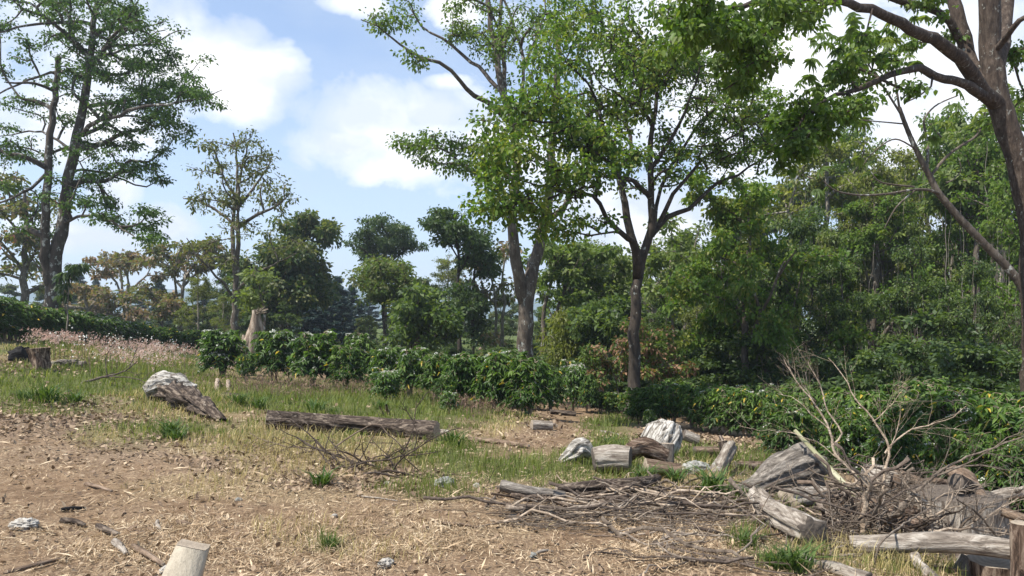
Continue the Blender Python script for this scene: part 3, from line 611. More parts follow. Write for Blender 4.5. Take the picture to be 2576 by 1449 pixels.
T('wind_swept_tree', 'dark tree with a lopsided windswept top, nearest left of the pale giant', 42, [
    ([(1157, 940), (1156, 850, 0), (1155, 760, 0), (1153, 690, 0), (1155, 640, 0), (1146, 600, 0), (1150, 560, 0)], 5.5, 2.5), ([(1155, 650, 0), (1120, 600, 0), (1080, 575, 0)], 2.5, 1), ([(1155, 660, 0), (1190, 620, 0), (1215, 600, 0)], 3, 1.2), ([(1190, 930, 0), (1188, 820, 0), (1192, 700, 0), (1200, 640, 0)], 5, 2.5)],
    [(1125, 545, 32, 14, 0, 2.5, 70), (1090, 572, 32, 10, 0, 2, 50), (1150, 580, 40, 18, 0, 2.5, 90), (1195, 590, 35, 18, 0, 2.5, 80), (1125, 605, 26, 10, 0, 2, 40), (1200, 630, 35, 40, 0, 2.5, 150), (1225, 670, 25, 30, 0, 2.5, 70), (1170, 740, 45, 30, 0, 2.5, 130), (1180, 780, 45, 30, 0, 2.5, 130), (1190, 840, 30, 30, 0, 2.5, 50)],
    'bark_dark', [('leaf_dark', 1)], 15, .22, .12, wig=.15, spread=.6, rt=.014, seed=28, step=.7, flat=.5)
T('leaning_tree', 'dark green tree on thick grey boles leaning to the right behind the flowering coffee bushes', 33, [
    ([(1018, 960), (1030, 900, 0), (1050, 858, 0), (1078, 838, 0), (1090, 810, 0), (1080, 770, 0), (1060, 730, 0)], 9, 3), ([(1048, 930, 0), (1065, 880, 0), (1095, 850, 0), (1110, 820, 0)], 6, 2.5)],
    [(1050, 770, 40, 25, 0, 2.5, 100), (1110, 790, 30, 30, 0, 2, 100), (1030, 810, 35, 28, 0, 2, 110), (1100, 840, 40, 25, 0, 2, 100), (1060, 740, 30, 18, 0, 2, 50), (1130, 830, 16, 20, 0, 1.5, 30), (1010, 850, 30, 30, 0, 2, 70)],
    'bark_grey', [('leaf_mid', .5), ('leaf_dark', .5)], 11, .24, .14, wig=.15, spread=.45, rt=.012, seed=29, step=.6)
T('airy_tree', 'airy green tree with several twisting grey trunks just right of the pale giant', 38, [
    ([(1362, 960), (1368, 860, 0), (1366, 790, 0), (1385, 720, 0), (1400, 670, 0)], 7, 3), ([(1376, 950, 0), (1392, 850, 0), (1402, 780, 0), (1430, 710, 0), (1460, 670, 0)], 6, 2.5), ([(1384, 940, 0), (1410, 850, 0), (1430, 780, 0), (1440, 730, 0)], 5, 2)],
    [(1390, 640, 60, 22, 0, 3, 100), (1450, 640, 55, 25, 0, 3, 110), (1500, 640, 40, 20, 0, 3, 60), (1440, 690, 50, 22, 0, 3, 80), (1370, 700, 50, 30, 0, 3, 60), (1410, 740, 50, 20, 0, 3, 50), (1470, 730, 30, 20, 0, 3, 30)],
    'bark_grey', [('leaf_pale', .35), ('leaf_mid', .65)], 10, .28, .15, wig=.2, spread=.5, rt=.014, seed=30, step=.7, flat=.4)
T('bare_tree', 'nearly leafless tree of twisting thin stems just left of the pale giant', 44, [
    ([(1250, 960), (1248, 860, 0), (1250, 780, 0), (1240, 710, 0), (1222, 660, 0)], 5, 2), ([(1270, 950, 0), (1262, 850, 0), (1270, 770, 0), (1262, 700, 0), (1270, 650, 0)], 5, 2), ([(1230, 950, 0), (1215, 860, 0), (1208, 780, 0), (1200, 720, 0)], 4, 1.5)],
    [(1230, 660, 50, 25, 0, 3, 60), (1260, 630, 40, 25, 0, 3, 50), (1215, 730, 40, 40, 0, 3, 40), (1270, 720, 30, 50, 0, 3, 40), (1240, 860, 40, 40, 0, 3, 40)],
    'bark_pale', [('leaf_olive', .6), ('leaf_orange', .4)], 6, .3, .16, wig=.25, spread=.6, rt=.018, seed=31, step=.8)
T('pale_tree', 'pale yellow-green thin tree with a straight white trunk behind the spreading tree', 36, [
    ([(1688, 960), (1692, 870, 0), (1690, 780, 0), (1688, 700, 0), (1684, 640, 0), (1690, 580, 0)], 5, 2), ([(1689, 740, 0), (1720, 690, 0), (1750, 660, 0)], 2.5, 1), ([(1690, 760, 0), (1650, 700, 0), (1620, 660, 0)], 2.5, 1)],
    [(1690, 590, 60, 30, 0, 3, 90), (1740, 640, 50, 35, 0, 3, 80), (1650, 650, 60, 35, 0, 3, 90), (1700, 710, 70, 35, 0, 3, 100), (1760, 720, 40, 40, 0, 3, 60), (1630, 740, 50, 30, 0, 3, 50)],
    'bark_pale', [('leaf_pale', .75), ('leaf_mid', .25)], 9, .26, .14, wig=.2, spread=.5, rt=.012, seed=32, step=.7)
T('pale_tree', 'light airy tree of pale leaves with a forked trunk left of the spreading tree', 40, [
    ([(1536, 960), (1534, 870, 0), (1530, 780, 0), (1540, 720, 0), (1545, 670, 0)], 5, 2), ([(1532, 800, 0), (1510, 740, 0), (1500, 700, 0)], 3, 1)],
    [(1540, 670, 50, 30, 0, 3, 80), (1500, 700, 40, 30, 0, 3, 60), (1570, 720, 40, 30, 0, 3, 60), (1530, 750, 45, 30, 0, 3, 60), (1420, 800, 50, 30, 2, 3, 70)],
    'bark_pale', [('leaf_pale', .6), ('leaf_mid', .4)], 9, .28, .15, wig=.2, spread=.5, rt=.012, seed=33, step=.7)
T('bushy_tree', 'rounded dark evergreen tree behind the rusty flowering shrub', 34, [
    ([(1515, 960), (1510, 880, 0), (1505, 830, 0), (1510, 790, 0)], 5, 2)],
    [(1500, 790, 45, 25, 0, 3, 170), (1540, 800, 40, 30, 0, 3, 160), (1470, 820, 30, 26, 0, 3, 100), (1520, 840, 60, 35, 0, 3, 220), (1560, 770, 40, 30, 0, 3, 110)],
    'bark_dark', [('leaf_dark', .6), ('leaf_mid', .4)], 13, .24, .13, spread=.5, rt=.01, seed=34, step=.7)
T('bamboo_clump', 'feathery yellow-green bamboo clump in the gap right of the twisting grey trunks', 36, [
    ([(1428, 950), (1426, 880, 0), (1432, 820, 0), (1450, 780, 0)], 2, 1), ([(1440, 950, 0), (1442, 880, 0), (1455, 820, 0), (1480, 800, 0)], 2, 1), ([(1416, 950, 0), (1412, 880, 0), (1405, 840, 0)], 2, 1)],
    [(1430, 850, 45, 40, 0, 2.5, 170), (1460, 880, 40, 35, 0, 2.5, 130), (1400, 880, 30, 30, 0, 2.5, 70), (1430, 800, 40, 22, 0, 2.5, 70), (1440, 910, 60, 20, 0, 2.5, 80)],
    'bark_pale', [('leaf_bamboo', 1)], 14, .25, .07, spread=.5, rt=.008, seed=35, step=.6, flat=1, downs=1.0)
T('rusty_shrub', 'large shrub speckled with rusty brown seed heads, its branches behind the spreading tree trunk', 25, [
    ([(1560, 1010), (1550, 960, 0), (1530, 910, 0), (1510, 870, 0)], 3, 1), ([(1600, 1000, 0), (1610, 940, 0), (1600, 880, 0), (1580, 840, 0)], 3, 1), ([(1640, 1000, 0), (1660, 940, 0), (1680, 880, 0), (1690, 850, 0)], 3, 1), ([(1520, 1010, 0), (1490, 950, 0), (1460, 900, 0)], 3, 1)],
    [(1510, 890, 55, 35, 0, 1.5, 120), (1580, 860, 55, 40, 0, 1.5, 130), (1660, 870, 50, 40, 0, 1.5, 120), (1600, 920, 90, 35, 0, 1.5, 180), (1700, 910, 40, 35, 0, 1.5, 80), (1480, 940, 45, 30, 0, 1.5, 80), (1600, 820, 40, 20, 0, 1, 40)],
    'bark_pale', [('leaf_mid', .68), ('leaf_rust', .32)], 10, .15, .08, spread=.22, rt=.006, seed=36, step=.4)

# ------------------------------------------------------------------ trees of which several stand: built once, then copied
def parts_of(e): return [o for o in bpy.data.objects if o.parent == e]
def copy_thing(e, loc, rot, scale, label, group=None, sz=None):
    c = e.copy(); C.objects.link(c); c.location = loc; c.rotation_euler = (0, 0, rot); c.scale = (scale, scale, sz or scale)
    c['label'] = label
    if group: c['group'] = group
    elif 'group' in c: del c['group']
    for ch in KIDS[e.name]:
        k = ch.copy(); C.objects.link(k); k.parent = c
    return c
KIDS = {}
def local_tree(name, H, blobs, limbs, bark, leafs, per, L, W, seed, vines=0, **k):
    """blobs and limbs in metres round the base"""
    rg = np.random.default_rng(seed); at = []
    for (x, y, z, rx, ry, rz, n) in blobs:
        q = rdir(n, 0, rg)*rg.random((n, 1))**.42; nc = max(3, n//6); cc = rdir(nc, 0, rg)*rg.random((nc, 1))**.4*rg.uniform(.8, 1.35, (nc, 1)); k_ = rg.integers(nc, size=n)
        at.append(np.array([x, y, z])+cc[k_]*np.array([rx, ry, rz])+q*np.array([.4, .4, .16])*min(rx, 1.6))
    at = np.concatenate(at)
    Tt = grow([np.array(l, float) for l in limbs], at, k.get('bf', .3), k.get('step', .8), k.get('rt', .014), .5, k.get('wig', .2), seed)
    e = bpy.data.objects.new(name, None); e['category'] = k.get('cat', 'tree')
    kids = []
    mb = MB(); wood(mb, Tt, 3, 7, seed=seed); kids.append(('trunk', mb.mesh(name+'_trunk', M[bark])))
    tips = Tt[5]; sel = rg.random(len(tips)); a = 0
    for mn, sh in leafs:
        t = tips[(sel >= a) & (sel < a+sh)]; a += sh
        mb = MB(); crown(mb, (*Tt[:5], t, Tt[6]), per, L, W, k.get('kind', 's'), k.get('spread', .5), seed, k.get('flat', .6), k.get('downs', .3))
        kids.append(('crown', mb.mesh(name+'_crown', M[mn], None, False)))
    if vines:
        mb = MB()
        for _ in range(vines):
            p = at[rg.integers(len(at))]; n = 9; l = rg.uniform(2, min(9, max(p[2], 2.5)))
            q = np.stack([p[0]+np.cumsum(rg.normal(size=n)*.09), p[1]+np.cumsum(rg.normal(size=n)*.09), p[2]-np.linspace(0, l, n)], 1)
            tube(mb, q, np.full(n, rg.uniform(.008, .022)), 3)
        kids.append(('vines', mb.mesh(name+'_vines', M['bark_pale'])))
    e['H'] = float(at[:, 2].max())
    return e, kids
PROTO = {}
def proto(key, *a, **k): PROTO[key] = local_tree(*a, **k)
def place(key, px, topy, Y, rot, label, group=None, wide=1.0, name=None, dz=0):
    e, kids = PROTO[key]; x = (px-CX)/F*Y; z = tz(x, Y)-.1+dz; top = EYE-(topy-HY)/F*Y; s = (top-z)/e['H']
    c = bpy.data.objects.new(name or e.name, None); C.objects.link(c)
    c.location = (x, Y, z); c.rotation_euler = (0, 0, rot); c.scale = (s*wide, s*wide, s)
    tag(c, label, e['category'], group)
    for (n, me) in kids:
        o = bpy.data.objects.new(n, me); C.objects.link(o); o.parent = c
    return c
def dome(H, w, h0, n, seed):
    rg = np.random.default_rng(seed); out = []
    for i in range(n):
        a = rg.uniform(0, 6.28); z = rg.uniform(h0, H*.92); r = w*(1-((z-h0)/(H-h0))**1.6*.75)*rg.uniform(.25, .95)
        s = rg.uniform(.16, .3)*w; out.append((r*math.cos(a), r*math.sin(a), z, s*1.2, s*1.2, s*.75, int(26)))
    out.append((0, 0, H*.93, w*.35, w*.35, H*.08, 30)); return out
proto('dense', 'broad_tree', 13, dome(13, 4.6, 1.5, 26, 1), [[(0, 0, 0, .3), (.1, .1, 4, .24), (-.2, 0, 8, .15), (0, 0, 12, .06)], [(0.1, 0.1, 4, .16), (1.6, .4, 7, .08), (2.4, .8, 9, .04)], [(0, 0, 3, .15), (-1.8, -.5, 6, .08), (-2.8, -.8, 8, .04)]],
      'bark_grey', [('leaf_mid', .45), ('leaf_bright', .55)], 18, .23, .13, 41, vines=30)
proto('bright', 'broad_tree', 10, dome(10, 5.2, 2.5, 34, 11), [[(0, 0, 0, .2), (.1, .1, 4, .16), (-.2, 0, 7, .1), (0, 0, 9, .05)], [(0.1, 0.1, 3.5, .1), (2.2, .4, 6, .06), (3.4, .8, 7, .03)], [(0, 0, 3, .1), (-2.2, -.5, 5.5, .06), (-3.4, -.8, 6.5, .03)]],
      'bark_grey', [('leaf_bright', .7), ('leaf_yellow', .3)], 22, .2, .14, 48, kind='b', vines=8, rt=.01)
proto('yellow', 'broad_tree', 14, dome(14, 4.8, 4, 24, 2), [[(0, 0, 0, .28), (.2, 0, 5, .22), (0, .2, 9, .13), (0, 0, 13, .05)], [(.2, 0, 5, .14), (2, -.4, 9, .06)], [(.1, 0, 4.5, .14), (-2, .6, 8.5, .06)]],
      'bark_pale', [('leaf_yellow', .55), ('leaf_olive', .45)], 18, .22, .12, 42, vines=20)
proto('dark', 'broad_tree', 12, dome(12, 4.2, .8, 26, 3), [[(0, 0, 0, .26), (-.2, 0, 4, .2), (.1, 0, 8, .12), (0, 0, 11, .05)], [(-.2, 0, 4, .13), (-1.8, .5, 7.5, .06)], [(0, 0, 2.5, .12), (1.7, -.6, 6, .06)]],
      'bark_dark', [('leaf_dark', .6), ('leaf_mid', .4)], 17, .23, .12, 43, vines=45)
proto('slim', 'slim_tree', 12, dome(12, 2.6, 6, 13, 4), [[(0, 0, 0, .15), (.2, 0, 4, .12), (-.1, 0, 8, .08), (0, 0, 11.5, .03)], [(0, 0, 6, .06), (1.3, .3, 9, .03)]],
      'bark_pale', [('leaf_mid', .5), ('leaf_pale', .5)], 13, .26, .13, 44, vines=10)
proto('conifer', 'dark_conifer', 17, [(0, 0, 16.3, .5, .5, 1, 14)]+[(r*math.cos(a), r*math.sin(a), z, r*.6, r*.6, .5, 26) for z, r, a in [(2+i*.62, 4.3*(1-i/25), i*2.4) for i in range(23)]]+[(0, 0, 2+i*2, 2.6*(1-i/8), 2.6*(1-i/8), .6, 20) for i in range(7)],
      [[(0, 0, 0, .35), (0, 0, 8, .2), (0, 0, 16.5, .04)]], 'bark_dark', [('leaf_blue', 1)], 24, .55, .26, 45, spread=.6, flat=.45, downs=.7, step=1.1)
proto('far', 'distant_tree', 14, dome(14, 5, 1.5, 22, 6), [[(0, 0, 0, .3), (0, .2, 6, .2), (0, 0, 12, .07)]], 'bark_dark', [('leaf_dark', .6), ('leaf_olive', .4)], 13, .5, .3, 46, spread=.8, step=1.3)
proto('under', 'understory_shrub', 4, dome(4, 2.4, .3, 16, 8), [[(0, 0, 0, .05), (.3, .1, 1.5, .04), (.5, 0, 3, .02)], [(0, 0, .1, .04), (-.8, .2, 2, .02)]], 'bark_pale', [('leaf_mid', .35), ('leaf_dark', .65)], 16, .22, .11, 47, cat='shrub', spread=.35, step=.5, rt=.006, vines=12)  # mostly dark leaves: deep shadow of the understory put into the colour

q = 0
for (key, px, ty, Y, wd, lab) in [
    ('bright', 1880, 440, 26, .8, 'bright green domed tree directly right of the spreading tree fan of limbs'),
    ('yellow', 2075, 330, 38, .95, 'tall yellowish rounded tree, highest dome of the dense wood'),
    ('dark', 2010, 520, 31, .95, 'dark vine-hung tree below the tall yellowish dome in the wood'),
    ('dark', 1960, 610, 27, .75, 'dark tree tangled with grey lianas, lowest left in the wood'),
    ('dense', 2200, 470, 33, .9, 'mid-green leafy tree behind the left curving arms of the cecropia'),
    ('dark', 2120, 640, 26, .8, 'shadowed tree draped in hanging vines above the dark palm'),
    ('yellow', 2330, 350, 40, .85, 'pale yellow-green tree rising behind the leaning ringed trunk'),
    ('dense', 2460, 330, 30, .75, 'leafy green tree in front of the bole fork at the right edge'),
    ('dark', 2300, 600, 28, .8, 'dark understory tree left of the foot of the cecropia'),
    ('dense', 2570, 420, 26, .8, 'glossy green tree behind the right-edge trunk'),
    ('dark', 2450, 640, 24, .75, 'deep green tree under the leaning ringed trunk'),
    ('yellow', 1800, 620, 42, .75, 'soft yellow-green tree between the pale tree and the dense wood'),
    ('slim', 1860, 640, 33, .9, 'slim pale-stemmed tree at the left edge of the dense wood'),
    ('dark', 2590, 680, 22, .7, 'dark bushy tree low against the right edge'),
    ('dense', 2700, 300, 32, .9, 'tall green tree partly cut by the right edge of the view'),
    ('dense', 2110, 300, 42, .7, 'tall mid-green crown at the back of the wood below the overhanging leaves'), ('slim', 2520, 240, 30, 1.1, 'slim tall tree right behind the limbs of the leaning tree'),
    ('dense', 2420, 255, 36, .7, 'tallest leafy crown behind the fork of the right-edge tree'), ('yellow', 2200, 400, 34, .7, 'yellow-green crown rising between the curving arms of the cecropia'),
    ('dark', 1800, 760, 31, .6, 'low dark tree right of the rusty shrub')]:
    q += 1; place(key, px, ty, Y, q*1.7, lab, None, wd)
for k, (px, ty, Y) in enumerate([(1840, 850, 27), (1930, 840, 26), (2030, 880, 22), (2230, 880, 20), (2330, 850, 21), (2420, 880, 18.5), (2500, 860, 18), (1740, 880, 28), (2570, 870, 17), (2130, 800, 27), (2380, 780, 25), (1780, 830, 30)]):
    place('under', px, ty, Y, k*2.1, 'leafy green understory shrub in the shade of the dense wood', 'understory shrubs of the dense wood', 1.25)
for k, (px, ty, Y) in enumerate([(2090, 560, 34), (2260, 500, 36), (2390, 470, 35), (1990, 580, 37), (2160, 540, 38), (2500, 500, 36), (2320, 560, 32), (1930, 620, 36)]):
    place('slim', px, ty, Y, k*1.3, 'thin pale-stemmed tree standing inside the dense wood', 'thin trees inside the dense wood', .8)
for k, (px, ty, Y) in enumerate([(770, 650, 76), (812, 664, 80), (848, 696, 78), (885, 718, 84), (795, 700, 70), (860, 745, 72), (825, 735, 68), (905, 760, 78), (760, 720, 66), (930, 735, 120), (740, 690, 108), (400, 700, 105), (440, 735, 98), (520, 710, 100), (560, 730, 96), (200, 690, 120), (240, 705, 125), (350, 735, 112), (840, 745, 92), (790, 740, 90), (620, 700, 110), (880, 770, 88)]):
    place('conifer', px, ty, Y, k*1.9, 'blue-green drooping conifer in the distant stand', 'blue-green conifers in the far stand', 1.1)
for k, (px, ty, Y) in enumerate([(-60, 720, 90), (20, 715, 95), (110, 730, 95), (180, 735, 85), (270, 760, 80), (340, 770, 84), (400, 770, 82), (460, 760, 74), (510, 720, 70), (540, 770, 66), (600, 730, 72), (650, 760, 68), (860, 790, 72), (910, 800, 66), (1000, 730, 100), (1060, 700, 78), (1100, 720, 90), (1150, 740, 80), (1210, 760, 82),
                                  (1260, 740, 90), (1310, 760, 85), (1370, 770, 95), (1430, 740, 90), (1490, 720, 85), (1550, 740, 80), (1620, 720, 75), (1680, 700, 70), (1740, 690, 65), (1230, 830, 60), (1340, 850, 64), (1460, 820, 60), (1000, 820, 64), (1060, 860, 50), (1830, 560, 62), (1900, 500, 70), (2000, 460, 65), (2150, 420, 60), (2270, 430, 55), (2420, 420, 60), (2560, 400, 55), (2680, 400, 50)]):
    place('far', px, ty, Y, k*2.3, 'hazy distant tree of the tree line closing the view', 'distant trees closing the view', 1.15 if px < 1800 else .8)
for k, (px, ty, Y, lab) in enumerate([(590, 640, 62, 'olive tree directly behind the slender half-bare tree'), (500, 690, 52, 'grey-green tree left of the slender half-bare tree'), (560, 740, 50, 'low olive tree left of the broken pale snag')]):
    place('yellow', px, ty, Y, k*2.3, lab, None, .9)
for k, (px, ty, Y) in enumerate([(1410, 600, 56), (1520, 610, 54), (1570, 640, 50), (1640, 600, 52), (1480, 660, 58), (1720, 590, 50)]):
    place('yellow' if k % 2 else 'dense', px, ty, Y, k*2.3, 'soft green tree filling the gap behind the two largest trunks', 'trees in the gap behind the two largest trunks', .8)
place('slim', 1480, 600, 50, 1, 'thin green tree between the two largest trunks, far behind', None, 1.4)
place('yellow', 930, 790, 58, 1, 'small orange-tinged round tree left of the thin straight trunk', None, .8)
place('yellow', 1130, 640, 66, 2, 'pale yellowish tree glimpsed behind the windswept tree', None, 1)

# ------------------------------------------------------------------ coffee bushes
def bush(seed, nst, nbr, lmat, L, per, flowers=0, old=.02, h=1.0, wd=.52, open_=.25):
    """unit-high bush: stems, arching side branches carrying leaf pairs, blossoms along them"""
    rg = np.random.default_rng(seed); ms, ml, mo, mf = MB(), MB(), MB(), MB()
    for i in range(nst):
        a = rg.uniform(0, 6.28); lean = rg.uniform(.05, .34)*wd*1.2; hh = h*rg.uniform(.72, 1.0); n = 7; u = np.linspace(0, 1, n)
        st = np.stack([math.cos(a)*(.03+lean*u**1.3), math.sin(a)*(.03+lean*u**1.3), hh*u], 1)+rg.normal(size=(n, 3))*.008; st[0, 2] = -.05
        tube(ms, st, np.linspace(.013, .004, n), 5)
        for j in range(nbr):
            s = rg.uniform(open_, 1)**.85; p = np.array([np.interp(s, u, st[:, k]) for k in range(3)])
            b = rg.uniform(0, 6.28); l = wd*(1.15-s*.72)*rg.uniform(.55, 1.0); up = rg.uniform(.3, .85)
            m = 6; v = np.linspace(0, 1, m); dr = np.array([math.cos(b), math.sin(b), 0])
            br = p+dr*l*v[:, None]+np.array([0, 0, 1])*(up*v-rg.uniform(.45, .85)*v*v)[:, None]*l
            tube(ms, br, np.linspace(.0045, .0018, m), 3)
            k = per; w = rg.uniform(.22, 1.0, k); c = np.stack([np.interp(w, v, br[:, q]) for q in range(3)], 1)
            side = np.where(rg.random(k) < .5, 1, -1)[:, None]*np.cross(dr, [0, 0, 1])
            d = dr*rg.uniform(.2, .9, (k, 1))+side*rg.uniform(.5, 1, (k, 1))+np.array([0, 0, -1])*rg.uniform(-.25, .85, (k, 1))+rg.normal(size=(k, 3))*.2
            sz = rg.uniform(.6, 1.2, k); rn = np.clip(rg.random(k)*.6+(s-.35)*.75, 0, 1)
            o = rg.random(k) < old
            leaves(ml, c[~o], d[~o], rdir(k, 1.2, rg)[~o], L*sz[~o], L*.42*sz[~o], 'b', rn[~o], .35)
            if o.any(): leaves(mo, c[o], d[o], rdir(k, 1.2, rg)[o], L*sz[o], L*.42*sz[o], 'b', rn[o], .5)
            if rg.random() < flowers:
                f = 8; w = np.repeat(np.linspace(.3, .95, f), 3); nn = len(w)
                c = np.stack([np.interp(w, v, br[:, q]) for q in range(3)], 1)+rg.normal(size=(nn, 3))*.008+np.array([0, 0, .018])
                leaves(mf, c, rdir(nn, .6, rg), rdir(nn, .5, rg), .026, .02, 's', rg.random(nn), 0)
    out = [('stems', ms.mesh('coffee_stems', M['twig'])), ('foliage', ml.mesh('coffee_foliage', M[lmat], None, False))]
    if mo.n: out.append(('old_leaves', mo.mesh('coffee_old', M['leaf_old'], None, False)))
    if mf.n: out.append(('blossom', mf.mesh('coffee_blossom', M['petal'], None, False)))
    return out
BU = {}
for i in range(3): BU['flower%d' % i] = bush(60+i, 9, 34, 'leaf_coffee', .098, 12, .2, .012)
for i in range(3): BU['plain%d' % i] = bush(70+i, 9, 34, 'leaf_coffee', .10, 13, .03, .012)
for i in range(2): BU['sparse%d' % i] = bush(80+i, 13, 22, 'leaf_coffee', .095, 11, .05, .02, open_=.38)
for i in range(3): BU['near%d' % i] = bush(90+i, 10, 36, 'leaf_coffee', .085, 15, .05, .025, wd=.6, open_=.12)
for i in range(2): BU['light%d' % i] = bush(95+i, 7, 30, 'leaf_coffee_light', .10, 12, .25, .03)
def put_bush(key, px, ty, Y, rot, label, group=None, wide=1.0, dz=0):
    x = (px-CX)/F*Y; z = tz(x, Y)+dz; top = EYE-(ty-HY)/F*Y; s = (top-z)/.98
    c = bpy.data.objects.new('coffee_bush', None); C.objects.link(c); c.location = (x, Y, z); c.rotation_euler = (0, 0, rot); c.scale = (s*wide, s*wide, s)
    tag(c, label, 'coffee bush', group)
    for (n, me) in BU[key]:
        o = bpy.data.objects.new(n, me); C.objects.link(o); o.parent = c
    return c
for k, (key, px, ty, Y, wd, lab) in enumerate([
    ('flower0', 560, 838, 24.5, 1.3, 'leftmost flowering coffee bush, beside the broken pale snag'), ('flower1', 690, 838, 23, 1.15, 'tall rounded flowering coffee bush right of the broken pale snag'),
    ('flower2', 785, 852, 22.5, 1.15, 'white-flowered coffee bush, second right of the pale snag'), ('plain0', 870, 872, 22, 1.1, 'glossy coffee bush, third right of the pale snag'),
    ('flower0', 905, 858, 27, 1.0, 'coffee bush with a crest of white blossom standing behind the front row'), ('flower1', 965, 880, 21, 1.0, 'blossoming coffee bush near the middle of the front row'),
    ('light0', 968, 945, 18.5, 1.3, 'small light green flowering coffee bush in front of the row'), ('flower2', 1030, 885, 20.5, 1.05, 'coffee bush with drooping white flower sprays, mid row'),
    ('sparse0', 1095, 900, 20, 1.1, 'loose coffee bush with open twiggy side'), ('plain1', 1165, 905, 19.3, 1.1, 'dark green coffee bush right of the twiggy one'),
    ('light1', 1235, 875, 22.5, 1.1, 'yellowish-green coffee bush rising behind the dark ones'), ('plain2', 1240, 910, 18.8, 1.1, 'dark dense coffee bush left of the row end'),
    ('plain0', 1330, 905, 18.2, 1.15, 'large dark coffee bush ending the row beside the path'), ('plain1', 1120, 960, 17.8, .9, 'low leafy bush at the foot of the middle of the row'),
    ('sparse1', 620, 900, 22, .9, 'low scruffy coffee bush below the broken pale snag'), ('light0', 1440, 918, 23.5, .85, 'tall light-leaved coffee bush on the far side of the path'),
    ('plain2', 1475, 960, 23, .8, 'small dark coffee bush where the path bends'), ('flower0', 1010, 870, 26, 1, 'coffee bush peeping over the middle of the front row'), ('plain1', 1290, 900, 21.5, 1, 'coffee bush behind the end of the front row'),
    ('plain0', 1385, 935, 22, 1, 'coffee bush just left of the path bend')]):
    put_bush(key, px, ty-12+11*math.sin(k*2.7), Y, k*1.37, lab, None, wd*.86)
rg = np.random.default_rng(5)
# far left hedge: two staggered rows
for k in range(34):
    row = k % 2; u = k/33; px = -60+u*570; Y = 27+u*12+row*1.6; ty = np.interp(px, [-60, 0, 100, 200, 300, 400, 500], [742, 752, 768, 788, 806, 822, 836])+rg.uniform(-4, 7)-row*2
    put_bush(['plain0', 'plain1', 'plain2', 'flower1'][rg.integers(4)], px, ty, Y, k*1.1, 'coffee bush in the dense hedge along the left rise', 'coffee bushes of the left hedge', 1.15)
# right hedge
for k, (px, ty, Y) in enumerate([(1510, 982, 24), (1545, 985, 23.5), (1580, 982, 23), (1530, 960, 27), (1600, 968, 26), (1610, 975, 20), (1650, 965, 19.5), (1695, 968, 19.2), (1740, 968, 18.8), (1785, 972, 18.4), (1830, 974, 18), (1875, 978, 17.6), (1920, 984, 17.2),
                                  (1670, 955, 24), (1730, 958, 23), (1800, 962, 22), (1870, 966, 21.5), (1940, 968, 21), (2010, 970, 20)]):
    put_bush(['plain0', 'plain1', 'sparse0', 'sparse1', 'plain2'][k % 5], px, ty+rg.uniform(-4, 5), Y, k*1.9, 'coffee bush in the right hedge beyond the woodpile', 'coffee bushes of the right hedge', 1.05)
for k, (key, px, ty, Y, wd) in enumerate([('near0', 1985, 1000, 13.2, 1.0), ('near1', 2050, 985, 15, 1.0), ('near2', 2110, 990, 13.8, 1.0), ('near1', 2180, 985, 12.6, 1.0), ('near0', 2250, 985, 11.8, 1.05), ('near2', 2340, 985, 11.2, 1.0), ('near1', 2430, 1000, 10.6, 1.0), ('near0', 2520, 1010, 10.2, 1.0), ('near2', 2610, 1010, 9.8, 1.0),
                                           ('near0', 2140, 1030, 11.4, .9), ('near2', 2230, 1060, 10.4, .9), ('near1', 2380, 1080, 9.6, .9), ('near0', 2480, 1090, 9.2, .9), ('near1', 2300, 960, 14, 1), ('near2', 2450, 970, 13, 1), ('near0', 2560, 980, 12.5, 1), ('near1', 2590, 1110, 8.8, .9)]):
    put_bush(key, px, ty, Y, k*2.3, 'large glossy coffee bush behind the branch heap', 'glossy coffee bushes behind the branch heap', wd)
put_bush('flower2', 1635, 1030, 17.5, .4, 'small coffee bush with white blossom spikes at the hedge foot', None, .9)

for k, (px, ty, Y) in enumerate([(620, 850, 40), (680, 862, 44), (740, 860, 38), (800, 865, 42), (850, 868, 40), (900, 872, 46), (950, 868, 40), (1000, 872, 36), (1050, 880, 40), (1110, 878, 38), (1170, 880, 34), (1230, 872, 36), (1290, 880, 32), (1350, 890, 33), (1400, 892, 36), (1450, 900, 34), (1500, 905, 31), (540, 845, 46), (470, 835, 52), (400, 830, 56), (1560, 930, 30), (1640, 930, 30), (1700, 930, 30), (1330, 860, 50), (1240, 850, 52), (1140, 850, 54), (1000, 850, 56), (880, 850, 58), (760, 845, 56)]):
    place('under', px, ty, Y, k*2.1, 'dark leafy shrub filling the ground behind the coffee rows', 'shrubs behind the coffee rows', 1.5)
for k, (px, ty, Y) in enumerate([(590, 740, 58), (660, 730, 60), (720, 760, 52), (1000, 770, 60), (1090, 760, 56), (1260, 790, 52), (1360, 780, 56), (1480, 760, 50), (1580, 740, 46), (1660, 740, 44), (410, 775, 70), (480, 765, 66), (340, 785, 74), (270, 775, 76), (180, 765, 74), (1730, 700, 46), (930, 800, 62), (540, 760, 62)]):
    place('dark', px, ty, Y, k*1.3, 'dark green tree in the wooded belt behind the coffee rows', 'trees of the belt behind the coffee rows', 1.25)
